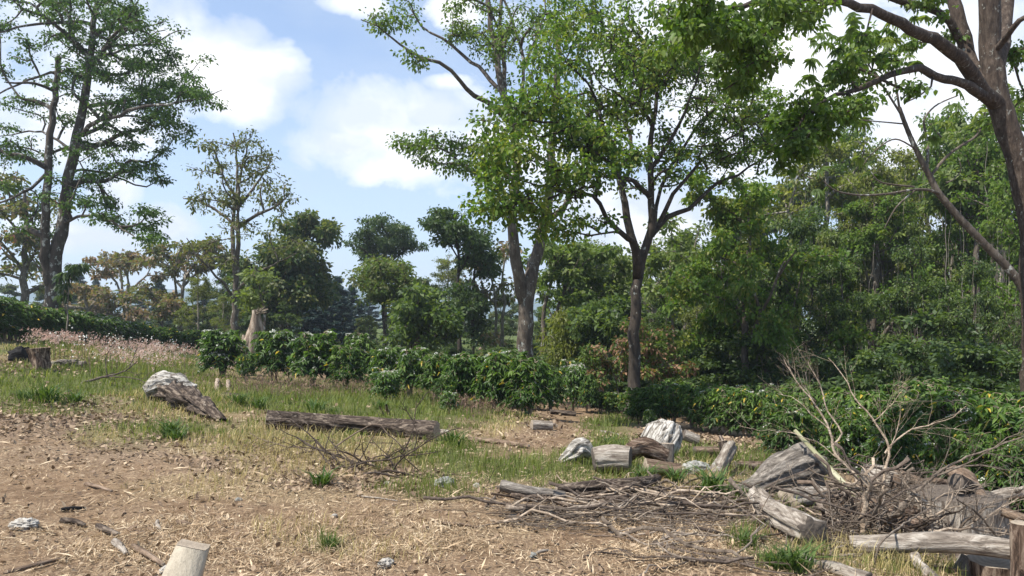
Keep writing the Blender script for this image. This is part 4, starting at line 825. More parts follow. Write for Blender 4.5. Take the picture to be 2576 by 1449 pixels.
# ------------------------------------------------------------------ wood lying about
from mathutils import Matrix, Quaternion
def logmat(name, dark, mid, light, sc=14, lo=.36, hi=.64, patch=None, pthr=.58, bs=1.0, ax=0):
    m, nt, out = nodes(name); co = coord(nt)
    g = [1, 1, 1]; g[ax] = .2; sc = sc*1.5
    n1 = noise(nt, sc, 9, mapping(nt, co, tuple(g)), .72, .6)
    col = ramp(nt, n1, [(lo, dark), ((lo+hi)/2, mid), (hi, light)])
    n2 = noise(nt, sc*.3, 6, mapping(nt, co, tuple(.4+.6*x for x in g), (5, 2, 1)), .7)
    if patch: col = mixc(nt, ramp(nt, n2, [(pthr, (0, 0, 0)), (pthr+.06, (.9, .9, .9))]), col, patch)
    n3 = noise(nt, sc*4, 4, mapping(nt, co, tuple(g)), .8)
    col = mixc(nt, ramp(nt, n3, [(.3, (.6, .6, .6)), (.5, (0, 0, 0))]), col, tuple(.45*d for d in mid))
    bsdf(nt, out, col, .9, math_(nt, 'ADD', n1, math_(nt, 'MULTIPLY', n3, .3)), bs, .025, .15); return m
M['log_dark'] = logmat('log_dark', (.022, .016, .013), (.085, .064, .05), (.27, .215, .165), lo=.4, hi=.62, patch=(.42, .36, .29), pthr=.64)
M['log_pale'] = logmat('log_pale', (.07, .055, .045), (.25, .21, .17), (.50, .45, .385), lo=.34, hi=.62, patch=(.12, .09, .072), pthr=.60)
M['log_white'] = logmat('log_white', (.035, .03, .026), (.27, .25, .225), (.54, .52, .48), 10, lo=.40, hi=.56, patch=(.16, .125, .095), pthr=.60, ax=2)
M['log_brown'] = logmat('log_brown', (.06, .04, .028), (.17, .12, .085), (.34, .25, .18), patch=(.40, .35, .29), pthr=.66)
M['log_grey'] = logmat('log_grey', (.07, .06, .05), (.19, .165, .14), (.38, .34, .29), 16, patch=(.28, .20, .13), pthr=.68)
M['log_whitex'] = logmat('log_whitex', (.035, .028, .022), (.27, .245, .21), (.56, .53, .48), 15, lo=.38, hi=.56, patch=(.15, .11, .08), pthr=.59)
M['log_burnt'] = logmat('log_burnt', (.006, .006, .006), (.016, .015, .015), (.05, .045, .042), patch=(.10, .09, .08), pthr=.72)
M['log_red'] = logmat('log_red', (.03, .02, .014), (.15, .10, .072), (.36, .28, .21), 14, lo=.4, hi=.6)
M['lichen_wood'] = logmat('lichen_wood', (.09, .07, .055), (.24, .20, .16), (.42, .38, .32), 18, patch=(.40, .40, .35), pthr=.56)
M['bamboo'] = logmat('bamboo', (.20, .19, .10), (.34, .33, .20), (.48, .46, .32), 8, bs=.3)
def endmat(name, a, b):
    m, nt, out = nodes(name); co = coord(nt)
    wv = nt.nodes.new('ShaderNodeTexWave'); wv.wave_type = 'RINGS'; wv.rings_direction = 'X'; wv.inputs['Scale'].default_value = 9; wv.inputs['Distortion'].default_value = 5; wv.inputs['Detail'].default_value = 4
    nt.links.new(co, wv.inputs[0])
    col = mixc(nt, math_(nt, 'ADD', math_(nt, 'MULTIPLY', wv.outputs['Fac'], .22), math_(nt, 'MULTIPLY', noise(nt, 11, 6, co, .75), .7)), a, b)
    bsdf(nt, out, col, .9, noise(nt, 20, 5, co, .7), .6, .02, .15); return m
M['end_dark'] = endmat('end_dark', (.05, .042, .036), (.19, .155, .125))  # darker sawn wood; on right-facing ends the shade is put into the colour
M['end_pale'] = endmat('end_pale', (.17, .135, .10), (.42, .35, .27))
M['stone'] = woodmat('stone', (.28, .25, .21), (.46, .43, .38), (.62, .6, .55), sc=9)
M['stone_grey'] = woodmat('stone_grey', (.16, .155, .14), (.32, .32, .29), (.5, .5, .46), sc=12)
M['post_wood'] = logmat('post_wood', (.24, .20, .15), (.40, .35, .27), (.52, .47, .38), 7, lo=.25, hi=.75, patch=(.16, .13, .10), pthr=.72, bs=.5)

def make_log(name, label, cat, pts, rad, body='log_dark', end='end_dark', k=30, amp=.16, seed=1, caps=(1, 1), group=None, step=.07, fa=2.2, fs=1.6, oval=1.0, flat=0, stubs=()):
    pts = np.array(pts, float); base = pts[0].copy(); ch = unit(pts[-1]-pts[0])
    up = np.array([0, 0, 1.0]) if abs(ch[2]) < .9 else np.array([0, 1.0, 0]); yv = unit(np.cross(up, ch)); zv = np.cross(ch, yv)
    Rm = np.stack([ch, yv, zv], 1)
    rad = np.broadcast_to(rad, (len(pts),))
    q = resample(np.concatenate([(pts-base)@Rm, rad[:, None]], 1), step); n = len(q)
    t = unit(np.gradient(q[:, :3], axis=0)); u = unit(np.cross(np.array([0, 0, 1.0]), t)); w_ = np.cross(t, u)
    th = np.arange(k)/k*2*math.pi
    s = q[:, 0]
    a = np.stack([s[:, None]*fs+0*th, np.cos(th)*fa+0*s[:, None], np.sin(th)*fa+0*s[:, None]], -1).reshape(-1, 3)/1.0
    n1 = fbm(a, 4, seed).reshape(n, k); n2 = 1-2*np.abs(fbm(a*np.array([.6, 2.4, 2.4]), 3, seed+3).reshape(n, k)-.5)
    rr = q[:, 3:4]*(1+(n1-.5)*amp*2.6-(np.clip(n2, .66, 1)-.66)*amp*3.6-(fbm(a*np.array([1.2, 6, 6]), 2, seed+8).reshape(n, k)-.5)*amp*.8)
    v = q[:, None, :3]+rr[..., None]*(u[:, None]*np.cos(th)[None, :, None]*oval+w_[:, None]*np.sin(th)[None, :, None])
    i = np.arange(n-1)[:, None]*k; j = np.arange(k)[None]; j2 = (j+1) % k
    mb = MB(); mb.add(v.reshape(-1, 3), [np.stack([i+j, i+j2, i+k+j2, i+k+j], -1).reshape(-1, 4)])
    for (sx, ang, ln, r) in stubs:
        ii = min(int(sx*(n-1)), n-1); o = q[ii, :3]; d = u[ii]*math.cos(ang)+w_[ii]*math.sin(ang)+t[ii]*.3
        tube(mb, [o, o+d*ln*.6+q[ii, 3]*d, o+d*(ln+q[ii, 3])], [r*1.5, r, r*.75], 8, caps=True)
    e = empty(name, base, label, cat, group); e.rotation_mode = 'QUATERNION'; e.rotation_quaternion = Matrix(Rm.tolist()).to_quaternion()
    link('bark', mb.mesh(name+'_body', M[body]), e)
    for c, (row, sgn) in zip(caps, ((0, -1), (n-1, 1))):
        if not c: continue
        ring = v[row]; cen = ring.mean(0); rg = np.random.default_rng(seed+row)
        m1 = cen+(ring-cen)*.97; m1 = m1+t[row]*sgn*.004; m2 = cen+(ring-cen)*.5+t[row]*sgn*(.004+.02*rg.random((k, 1))*rad.max()*3); cc = cen+t[row]*sgn*.008
        vv = np.vstack([ring+t[row]*sgn*.0015, m1, m2, cc[None]]); a0 = np.arange(k); a1 = (a0+1) % k
        fq = np.concatenate([np.stack([a0+r*k, a1+r*k, a1+(r+1)*k, a0+(r+1)*k], 1) for r in (0, 1)]); ft = np.stack([a0+2*k, a1+2*k, np.full(k, 3*k)], 1)
        if sgn < 0: fq = fq[:, ::-1]; ft = ft[:, ::-1]
        mc = MB(); mc.add(vv, [fq, ft]); link('cut_face', mc.mesh(name+'_cut', M[end], None, False), e)
    return e
def on(px, py, h=0): g = G(px, py); g[2] += h; return g
def lying(p0, p1, r0, r1, sink=.12, mid=()):
    """centre line of a log lying on the ground between two spots where it touches the ground"""
    P0 = [on(*p0)]+[on(*m) for m in mid]+[on(*p1)]; n = len(P0); out = []
    for i, p in enumerate(P0):
        r = r0+(r1-r0)*i/(n-1); p = p.copy(); p[2] += r*(1-sink); p[1] += r*.3; out.append(p)
    return out
def chunk(name, label, cat, c, size, mat, seed=0, amp=.35, fr=2.0, rot=(0, 0, 0), nu=64, nv=40, ridge=.6, group=None, stretch=(1, 1, 1), flat=-.6):
    th = np.linspace(0, 2*math.pi, nu, endpoint=False); ph = np.linspace(.02, math.pi-.02, nv)
    Pp, Tt = np.meshgrid(ph, th, indexing='ij'); d = np.stack([np.sin(Pp)*np.cos(Tt), np.sin(Pp)*np.sin(Tt), np.cos(Pp)], -1).reshape(-1, 3)
    n1 = fbm(d*fr*np.array(stretch), 4, seed); n2 = 1-2*np.abs(fbm(d*fr*2.1*np.array(stretch), 3, seed+4)-.5)
    r = 1+(n1-.5)*2*amp-(np.clip(n2, .75, 1)-.75)*ridge*2
    v = d*r[:, None]*np.array(size); v[:, 2] = np.maximum(v[:, 2], flat*size[2])
    i = np.arange(nv-1)[:, None]*nu; j = np.arange(nu)[None]; j2 = (j+1) % nu
    mb = MB(); mb.add(v, [np.stack([i+j, i+nu+j, i+nu+j2, i+j2], -1).reshape(-1, 4), np.arange(nu)[None, ::-1], (np.arange(nu)+(nv-1)*nu)[None]])
    o = link(name, mb.mesh(name, M[mat])); o.location = c; o.rotation_euler = rot
    return tag(o, label, cat, group)

# the long trunk in the middle
make_log('fallen_log', 'long dark furrowed log lying across the grass, sawn end to the right', 'log', lying((668, 1080), (1098, 1112), .15, .15, .1, [(860, 1092)]), [.135, .15, .155], 'log_dark', 'end_pale', 40, .2, 3, fs=.7, fa=2.2, stubs=[(.97, -1.2, .05, .05)])
make_log('split_log', 'short pale piece of wood behind the sawn end of the long furrowed log', 'log', lying((1090, 1092), (1128, 1096), .045, .045), .045, 'log_pale', 'end_pale', 14, .15, 4)
# upended root mass, weathered
g = on(410, 1012); make_log('uprooted_root', 'white weathered root mass with deep cracks in the grass on the left', 'root', [g+np.array([-.36, .1, .16]), g+np.array([-.15, .22, .26]), g+np.array([.12, .25, .26]), g+np.array([.42, .2, .14])], [.15, .27, .27, .16], 'log_whitex', 'log_whitex', 60, .40, 3, fs=3.2, fa=2.6, step=.03)
make_log('root_log', 'grey-brown gnarled root running down from the white root mass', 'root', [on(425, 1020, .2), on(470, 1035, .22), on(510, 1048, .15), on(562, 1062, .02)], [.24, .23, .17, .06], 'log_dark', 'end_dark', 34, .42, 8, (0, 0), fs=3, fa=1.6)
g = on(398, 962); chunk('stone', 'small round grey stone on top of the rise behind the white root mass', 'stone', (g[0], g[1], g[2]+.05), (.1, .1, .12), 'stone_grey', 9, .2, 2)
# burnt stumps
g = on(42, 912); make_log('burnt_stump', 'charred black stump tipped on its side at the left edge', 'stump', [g+np.array([-.18, .1, .12]), g+np.array([.2, .1, .24])], [.20, .24], 'log_burnt', 'log_burnt', 26, .3, 5, fs=3)
g = on(98, 930); make_log('broken_stump', 'ragged brown stump standing beside the charred one', 'stump', [g+np.array([.05, .1, -.05]), g+np.array([0, .1, .25]), g+np.array([-.02, .1, .50])], [.22, .20, .25], 'log_red', 'log_red', 28, .38, 12, fs=2.5)
g = on(160, 925); chunk('rotten_wood', 'low flattened heap of rotten grey wood right of the ragged brown stump', 'wood', (g[0], g[1]+.2, g[2]+.06), (.5, .3, .16), 'log_grey', 21, .4, 2.2, ridge=1)
g = on(585, 995); make_log('half_buried_log', 'half buried dark log end in grass between white root and coffee bushes', 'log', [on(560, 1000, .02), on(612, 1003, .02)], .09, 'log_dark', 'end_dark', 16, .2, 22)
# group of cut wood by the path
g = on(1685, 1150); make_log('uprooted_root', 'tall pale slab-like root plate, largest piece beside the path', 'root', [g+np.array([-.14, .22, -.05]), g+np.array([-.08, .27, .12]), g+np.array([.03, .33, .27]), g+np.array([.10, .37, .40])], [.22, .26, .25, .14], 'log_whitex', 'log_whitex', 60, .3, 31, fs=1.5, fa=1.5, step=.03, oval=1.25)
g = on(1620, 1180); make_log('cut_log', 'brown knotted log with reddish sawn end left of the pale root plate', 'log', [g+np.array([-.22, -.02, .19]), g+np.array([0, .04, .25]), g+np.array([.27, .05, .13])], [.105, .13, .10], 'log_red', 'end_pale', 28, .34, 32, fs=3)
make_log('short_post', 'small grey upright post stub in front of the pale root plate', 'post', [on(1678, 1178, -.05), on(1680, 1178, .30)], .085, 'log_grey', 'end_pale', 16, .12, 33)
make_log('cut_log', 'low weathered log base under the knotted brown log', 'log', lying((1625, 1196), (1710, 1202), .10, .08), .09, 'log_brown', 'end_pale', 22, .3, 34)
g = on(1540, 1195); make_log('cut_log', 'barrel-shaped brown log section with dark sawn end, right of white chunk', 'log', [g+np.array([-.20, .05, .15]), g+np.array([.0, .05, .17]), g+np.array([.2, -.0, .17])], [.145, .165, .155], 'log_pale', 'end_dark', 30, .14, 35, fs=1)  # right end turned from the sun, its shade coloured in
g = on(1452, 1168); make_log('wood_chunk', 'white split wood chunk lying in grass left of the barrel-shaped log', 'wood', [g+np.array([-.19, .05, .02]), g+np.array([-.04, .1, .1]), g+np.array([.06, .12, .17]), g+np.array([.17, .12, .10])], [.04, .11, .12, .07], 'log_whitex', 'log_whitex', 40, .36, 36, fs=2, fa=2.4, step=.025)
make_log('cut_log', 'short thick log poking out behind the pale root plate', 'log', [on(1720, 1128, .22), on(1756, 1132, .16)], .09, 'log_pale', 'end_dark', 20, .15, 37)
make_log('cut_log', 'pale short log lying at the dark bush corner by the path', 'log', lying((1338, 1084), (1388, 1084), .10, .09), .09, 'log_pale', 'end_pale', 20, .2, 38)
make_log('fallen_log', 'thin dark log lying over the path at the bush corner', 'log', lying((1385, 1043), (1448, 1048), .08, .07), .07, 'log_dark', 'end_dark', 14, .25, 39)
make_log('cut_log', 'flat brown log section lying right of the pale root plate', 'log', lying((1748, 1150), (1806, 1150), .085, .085), .085, 'log_brown', 'end_dark', 20, .15, 40)
make_log('cut_log', 'small dark upright block with round sawn top right of the flat log section', 'log', [on(1826, 1152, .02), on(1818, 1150, .23)], .07, 'log_dark', 'end_pale', 18, .1, 41)
make_log('broken_branch', 'dark stub leaning behind the small upright block', 'branch', [on(1832, 1140, .0), on(1812, 1125, .18)], .035, 'log_dark', 'end_pale', 10, .1, 42)
make_log('lichen_log', 'knobbly lichen-covered stub pointing up out of dry grass', 'log', [on(1795, 1205, .02), on(1812, 1198, .13), on(1838, 1188, .34)], [.10, .09, .085], 'lichen_wood', 'lichen_wood', 22, .22, 43)
g = on(1755, 1196); chunk('stone', 'smooth grey stone left of the lichen-covered stub', 'stone', (g[0], g[1]+.1, g[2]+.04), (.2, .13, .11), 'stone_grey', 44, .18, 1.5)
make_log('bark_slab', 'long flaking brown bark slab lying behind the lichen-covered stub', 'bark', lying((1850, 1180), (1960, 1185), .055, .06), [.05, .07], 'log_red', 'end_dark', 18, .3, 45, oval=1.3)
# great flared butt
make_log('flared_butt', 'great flared grey trunk butt, sawn face turned right', 'log', [on(1835, 1245, .0), on(1900, 1243, .08), on(1955, 1244, .2), on(2005, 1246, .285), on(2022, 1247, .30)], [.05, .12, .22, .31, .32], 'log_grey', 'end_dark', 44, .2, 46, (0, 1), fs=.9)  # sawn face coloured dark for the shade on its right side
make_log('cut_log', 'pale hollow log end with yellowish wood right below the great butt', 'log', lying((1985, 1290), (2090, 1275), .12, .10), .11, 'log_pale', 'end_pale', 26, .32, 47)
make_log('cut_log', 'knobbly pale log sloping toward the viewer with dark oval sawn face', 'log', [on(1905, 1290, .15), on(1935, 1318, .12), on(1985, 1350, .12), on(2045, 1385, .13)], [.105, .10, .125, .13], 'log_pale', 'end_dark', 30, .26, 48, fs=1.5)  # dark colour of the sawn face stands for shade away from the sun
# large stump and the woodpile
g = P(2435, 1300, 6.9); make_log('large_stump', 'wide flat-topped stump with vertical grey grain in the branch heap', 'stump', [np.array([g[0], 7.1, tz(g[0], 7.1)-.1]), np.array([g[0], 7.1, -.28]), np.array([g[0], 7.1, -.09])], [.45, .42, .42], 'log_pale', 'end_dark', 44, .09, 49, (0, 1), fs=.3, fa=3.5)
make_log('cut_log', 'grooved pale log lying on top of the branch heap, left of centre', 'log', [P(2178, 1195, 8.9), P(2230, 1205, 8.7), P(2285, 1222, 8.5)], [.14, .15, .12], 'log_pale', 'end_pale', 26, .2, 50)
make_log('fallen_branch', 'long pale limb lying over the branch heap behind the large stump', 'branch', [P(2255, 1190, 8.6), P(2330, 1218, 8.3), P(2420, 1250, 8.0)], [.06, .06, .045], 'log_brown', 'end_pale', 14, .2, 51)
make_log('broken_stump', 'splintered upright stub rising from the branch heap before the bushes', 'stump', [P(2250, 1340, 7.3), P(2250, 1260, 7.35), P(2256, 1195, 7.4)], [.085, .075, .06], 'log_brown', 'end_pale', 18, .25, 52)
make_log('broken_stump', 'shorter pale upright stub left of the splintered one', 'stump', [P(2195, 1330, 7.6), P(2188, 1260, 7.6), P(2190, 1225, 7.6)], [.07, .065, .06], 'log_pale', 'end_pale', 16, .25, 53)
make_log('peeled_branch', 'thick bent branch with peeled orange-white wood crossing the large stump', 'branch', [P(2400, 1185, 7.6), P(2432, 1205, 7.4), P(2458, 1245, 7.1), P(2500, 1278, 6.9), P(2600, 1310, 6.5)], [.085, .10, .08, .05, .04], 'log_brown', 'end_dark', 22, .22, 54)
make_log('cut_log', 'stubby log sticking out of the heap at the peeled branch', 'log', [P(2455, 1232, 7.25), P(2405, 1212, 6.95)], [.075, .08], 'log_dark', 'end_dark', 18, .15, 55)
make_log('rail', 'long smooth bleached rail lying level at the lower right', 'rail', [P(2142, 1374, 5.75), P(2240, 1368, 5.65), P(2340, 1364, 5.55), P(2440, 1368, 5.45), P(2562, 1386, 5.3)], [.083, .075, .078, .078, .072], 'log_pale', 'end_pale', 30, .06, 56, fs=.4)
make_log('fence_post', 'dark reddish post at the right edge where the bleached rail ends', 'post', [P(2570, 1475, 5.15), P(2572, 1400, 5.15), P(2570, 1316, 5.15)], [.075, .075, .07], 'log_red', 'end_pale', 20, .2, 57)
make_log('cut_log', 'dark block of wood under the right end of the bleached rail', 'stump', [P(2505, 1500, 5.55), P(2500, 1402, 5.5)], [.17, .18], 'log_red', 'end_pale', 26, .08, 58)
make_log('cut_log', 'grey split wedge of wood leaning under the bleached rail', 'wood', [P(2400, 1500, 5.6), P(2440, 1402, 5.6)], [.09, .07], 'log_grey', 'end_pale', 18, .15, 59)
make_log('fallen_log', 'dark round log in the shade beneath the bleached rail', 'log', [P(2290, 1455, 6.0), P(2350, 1425, 6.0), P(2430, 1398, 6.0)], [.085, .08, .07], 'log_dark', 'end_pale', 20, .2, 60)
make_log('broken_branch', 'peeled crooked branch with a white tip under the bleached rail', 'branch', [P(2300, 1395, 5.5), P(2312, 1425, 5.4), P(2345, 1449, 5.3), P(2370, 1480, 5.3)], [.035, .04, .04, .03], 'log_pale', 'end_pale', 12, .2, 61)
make_log('mossy_branch', 'thick lichen-grey branch with a fork at the bottom edge', 'branch', [P(2010, 1390, 5.3), P(2050, 1420, 5.2), P(2090, 1432, 5.1), P(2180, 1460, 4.9)], [.02, .035, .06, .07], 'lichen_wood', 'end_dark', 16, .3, 62)
# logs inside the stick pile
make_log('fallen_log', 'thin greyish log with a sawn left end at the front of the stick pile', 'log', [on(1262, 1250, .1), on(1320, 1256, .07), on(1420, 1262, .05)], [.065, .06, .05], 'log_grey', 'end_pale', 16, .2, 63)
make_log('fallen_log', 'dark forked log lying behind the stick pile', 'log', [on(1400, 1250, .07), on(1500, 1252, .09), on(1580, 1252, .1), on(1655, 1236, .14)], [.05, .07, .075, .045], 'log_dark', 'end_pale', 18, .2, 64)
# leaning bamboo pole
make_log('bamboo_pole', 'long straight yellow-green pole leaning out of the branch heap', 'pole', [P(2000, 1083, 8.2), P(2100, 1192, 7.8), P(2200, 1300, 7.4)], [.022, .028, .032], 'bamboo', 'end_pale', 12, .05, 65)
# near post, lower left
def near_post():
    Y = 2.35; v = []
    top = [(440, 1356), (470, 1362), (522, 1370)]; n = 14
    a = P(440, 1374, Y); b = P(514, 1388, Y); c = P(395, 1470, Y-.12); r0 = np.array([a[0], a[1], a[2]])
    hgt = np.linspace(0, 1, 12); g0 = P(250, 1800, Y-.25); g1 = P(395, 1800, Y-.25)
    prof = [(0, 0), (.5, -.012), (1, 0), (1.03, .5), (1, 1), (.5, 1.03), (0, 1), (-.03, .5)]
    for h in hgt:
        L = a*(1-h)+g0*h; Rr = b*(1-h)+g1*h
        for (u, w_) in prof: v.append(L+(Rr-L)*u+np.array([0, .05*w_+.0, .006*w_*(1-h)]))
    v = np.array(v); v += (fbm(v*9, 3, 5)[:, None]-.5)*.012
    k = len(prof); i = np.arange(11)[:, None]*k; j = np.arange(k)[None]; j2 = (j+1) % k
    e = empty('fence_post', tuple(P(320, 1800, Y-.25)), 'pale square-cut weathered post leaning left, close in the bottom left foreground', 'post'); base = P(320, 1800, Y-.25)
    mb = MB(); mb.add(v, [np.stack([i+j, i+j2, i+k+j2, i+k+j], -1).reshape(-1, 4)]); 
    mm = logmat('post_wood_upright', (.24, .20, .15), (.40, .35, .27), (.52, .47, .38), 9, lo=.2, hi=.8, patch=(.16, .13, .10), pthr=.70, bs=.5, ax=2)
    link('shaft', mb.mesh('post_shaft', mm, base, False), e)
    mb = MB(); mb.add(v[:k]+np.array([0, 0, .0015]), [np.arange(k)[None]]); link('sawn_top', mb.mesh('post_top', M['end_pale'], base, False), e)
    r = tube(MB(), [[0, 0, 0], [0, .01, 0]], [1, 1]); 
near_post()
# small pieces lying in front
for k, (a, b, r, mt, lab) in enumerate([((216, 1222), (280, 1240), .018, 'log_brown', 'curved thin stick on bare earth, uppermost in the left foreground'), ((155, 1288), (215, 1284), .02, 'log_burnt', 'black charred bark strip on bare earth'),
    ((155, 1318), (212, 1328), .026, 'log_dark', 'curled dark bark piece below the charred strip'), ((246, 1334), (296, 1352), .028, 'log_dark', 'bent dark piece of wood right of the curled bark'),
    ((288, 1372), (318, 1402), .026, 'log_pale', 'short stubby pale log left of the near post'), ((335, 1382), (410, 1428), .022, 'log_brown', 'brown bark strip slanting down to the near post'),
    ((20, 1446), (172, 1408), .016, 'log_brown', 'long thin stick in the bottom left corner'), ((1112, 1322), (1205, 1332), .012, 'log_brown', 'thin crooked stick in the middle of the straw'),
    ((396, 1316), (404, 1336), .016, 'log_pale', 'tiny pale wood stub standing in the straw'), ((450, 1322), (480, 1326), .018, 'log_brown', 'short brown wood bit near the middle left'),
    ((900, 1250), (1000, 1262), .008, 'log_pale', 'pale straight twig across the earth'), ((1180, 1112), (1330, 1128), .04, 'log_brown', 'long thin brown log lying in front of the path'),
    ((1650, 1400), (1780, 1418), .014, 'log_brown', 'brown stick at the front of the litter'), ((1350, 1398), (1390, 1392), .012, 'log_pale', 'short yellowish stick near the bottom centre'),
    ((1400, 1290), (1465, 1302), .024, 'log_dark', 'dark short branch in front of the stick pile'), ((1220, 1282), (1258, 1240), .012, 'log_dark', 'dark twig propped left of the stick pile'),
    ((1170, 1240), (1260, 1252), .008, 'log_brown', 'thin brown twig leading to the stick pile'), ((1400, 1075), (1385, 1068), .03, 'log_dark', 'stubby dark wood at the bush corner'), ((1510, 1090), (1565, 1100), .03, 'log_grey', 'grey stick beside the path bend')]):
    p0, p1 = on(*a, r), on(*b, r*.8); md = (p0+p1)/2+np.array([0, random.uniform(-.03, .03), .01])
    make_log('stick', lab, 'stick', [p0, md, p1], [r, r, r*.7], mt, 'end_pale', 10, .25, 100+k, step=.04)
for k, (px, py, s, mt, lab) in enumerate([(62, 1328, .085, 'stone', 'pale tan stone in the left foreground'), (1118, 1222, .10, 'stone_grey', 'flat grey stone in the middle of the clearing'), (1200, 1225, .045, 'stone', 'small pale stone right of the flat grey one'),
    (975, 1218, .03, 'stone', 'small whitish stone below the dead twigs'), (970, 1422, .05, 'stone', 'yellowish stone at the bottom centre'), (415, 1440, .04, 'stone', 'white pebble beside the near post'), (600, 1260, .03, 'stone_grey', 'small grey pebble in the straw'), (840, 1300, .025, 'stone', 'pebble on the bare patch'), (1340, 1400, .03, 'stone_grey', 'grey pebble in the front litter')]):
    g = on(px, py); chunk('stone', lab, 'stone', (g[0], g[1], g[2]+s*.25), (s*1.3, s*.9, s*.6), mt, 200+k, .25, 1.6, (0, 0, k))
g = on(1600, 1312); mt, nt_, out_ = nodes('plastic_blue'); bsdf(nt_, out_, (.03, .45, .50), .4); M['plastic_blue'] = mt
chunk('plastic_scrap', 'tiny turquoise plastic scrap lying in the litter', 'litter', (g[0], g[1], g[2]+.012), (.045, .03, .008), 'plastic_blue', 7, .4, 2)

# ------------------------------------------------------------------ dead branches
def twigs(mb, p, d, L, r, depth, rg, gnarl=.25, drop=0):
    n = max(4, int(L/.12)); q = [p]; dd = d.copy()
    for i in range(n):
        dd = unit(dd+rg.normal(size=3)*gnarl*.5+np.array([0, 0, -drop])); q.append(q[-1]+dd*L/n)
    q = np.array(q); tube(mb, q, np.linspace(r, r*.35, len(q)), 5 if r > .006 else 3)
    if depth <= 0: return
    for _ in range(rg.integers(2, 5)):
        i = rg.integers(1, len(q)-1); t = unit(q[i+1]-q[i]); s = unit(np.cross(t, rg.normal(size=3)))
        twigs(mb, q[i], unit(t*.8+s*rg.uniform(.4, .9)), L*rg.uniform(.35, .65), r*.55, depth-1, rg, gnarl, drop)
def dead_branch(label, limbs, seed, nt_=5, tl=.45, depth=1, mat='twig', name='dead_branch', gn=.25, cat='branch', group=None):
    rg = np.random.default_rng(seed); mb = MB(); base = None
    for (pts, r0, r1) in limbs:
        w_ = np.array([np.append(P(*p), 0) if len(p) == 3 else np.append(on(p[0], p[1]), 0) for p in pts]); q = resample(w_, .08)[:, :3]
        q = q+rg.normal(size=q.shape)*.006
        if base is None: base = q[0]
        tube(mb, q, np.linspace(r0, r1, len(q)), 7)
        for _ in range(nt_):
            i = rg.integers(max(1, len(q)//5), len(q)-1); t = unit(q[i+1]-q[i]); s = unit(np.cross(t, rg.normal(size=3)))
            twigs(mb, q[i], unit(t*.9+s*rg.uniform(.4, .8)+np.array([0, 0, .15])), tl*rg.uniform(.5, 1.2), r1*.8, depth, rg, gn)
    o = link(name, mb.mesh(name, M[mat], base), None, base); return tag(o, label, cat, group)
dead_branch('tall bare branch fanning up and left out of the branch heap', [
    ([(2165, 1300, 7.5), (2160, 1235, 7.6), (2150, 1190, 7.7), (2105, 1150, 7.9), (2085, 1080, 8.0), (2060, 1030, 8.1), (2030, 990, 8.2), (2000, 950, 8.3), (1972, 905, 8.4)], .022, .004),
    ([(2095, 1120, 7.9), (2118, 1090, 7.9), (2085, 1040, 8.0), (2060, 960, 8.1), (2030, 905, 8.2)], .012, .003), ([(2085, 1080, 8), (2030, 1030, 8.1), (1990, 1000, 8.2), (1955, 990, 8.3)], .007, .002), ([(2050, 1010, 8.1), (2015, 960, 8.1), (2005, 930, 8.1)], .006, .002), ([(2105, 1150, 7.9), (2060, 1115, 8.0), (1990, 1090, 8.1), (1900, 1080, 8.2), (1860, 1070, 8.3)], .006, .002)], 71, 8, .45, 1)
dead_branch('bare forked branch standing up from the middle of the branch heap', [
    ([(2215, 1290, 7.3), (2222, 1220, 7.3), (2235, 1130, 7.4), (2200, 1060, 7.5), (2150, 1000, 7.6), (2125, 950, 7.7), (2085, 900, 7.8)], .018, .003),
    ([(2228, 1140, 7.4), (2275, 1090, 7.4), (2330, 1070, 7.4), (2395, 1050, 7.4), (2430, 1020, 7.4)], .010, .003), ([(2240, 1130, 7.4), (2262, 1060, 7.4), (2258, 1010, 7.4)], .007, .002), ([(2200, 1060, 7.5), (2240, 1020, 7.5), (2270, 980, 7.5)], .006, .002)], 72, 7, .45, 1)
dead_branch('long grey branch sweeping right over the large stump to the view edge', [
    ([(2150, 1340, 6.7), (2230, 1305, 6.7), (2300, 1240, 6.8), (2360, 1190, 6.9), (2430, 1150, 7.0), (2520, 1120, 7.1), (2600, 1090, 7.2)], .02, .005), ([(2380, 1180, 6.9), (2460, 1170, 6.9), (2540, 1185, 6.9), (2620, 1195, 6.9)], .009, .003), ([(2340, 1205, 6.9), (2440, 1160, 6.8), (2540, 1100, 6.8), (2600, 1075, 6.8)], .009, .003), ([(2300, 1240, 6.8), (2380, 1160, 6.9), (2390, 1080, 6.9)], .006, .002)], 73, 7, .5, 1)
dead_branch('pale crooked branch leaning against the left of the large stump', [([(2340, 1350, 6.4), (2342, 1290, 6.45), (2320, 1255, 6.5), (2290, 1240, 6.5)], .022, .012), ([(2335, 1300, 6.4), (2375, 1285, 6.3), (2400, 1240, 6.3)], .014, .006)], 74, 3, .3)
dead_branch('forked grey twiggy branch lying in front of the large stump', [([(2340, 1340, 6.2), (2420, 1330, 6.2), (2480, 1335, 6.2), (2560, 1350, 6.2)], .014, .005), ([(2460, 1330, 6.2), (2500, 1290, 6.2), (2560, 1250, 6.2)], .01, .004), ([(2430, 1330, 6.2), (2470, 1300, 6.2)], .008, .004)], 75, 6, .35, 1)
dead_branch('thin branch crossing over the bleached rail', [([(2190, 1449, 5.4), (2205, 1400, 5.4), (2225, 1355, 5.45), (2300, 1300, 6.0), (2350, 1270, 6.4)], .009, .006)], 76, 3, .3)
dead_branch('pale wavy branch lying on the left of the branch heap', [([(1850, 1330, 7.3), (1900, 1305, 7.3), (1960, 1296, 7.3), (2010, 1300, 7.3), (2060, 1325, 7.2), (2140, 1335, 7.1)], .022, .010), ([(2010, 1300, 7.3), (2080, 1290, 7.2), (2120, 1310, 7.1)], .012, .006)], 77, 3, .35)
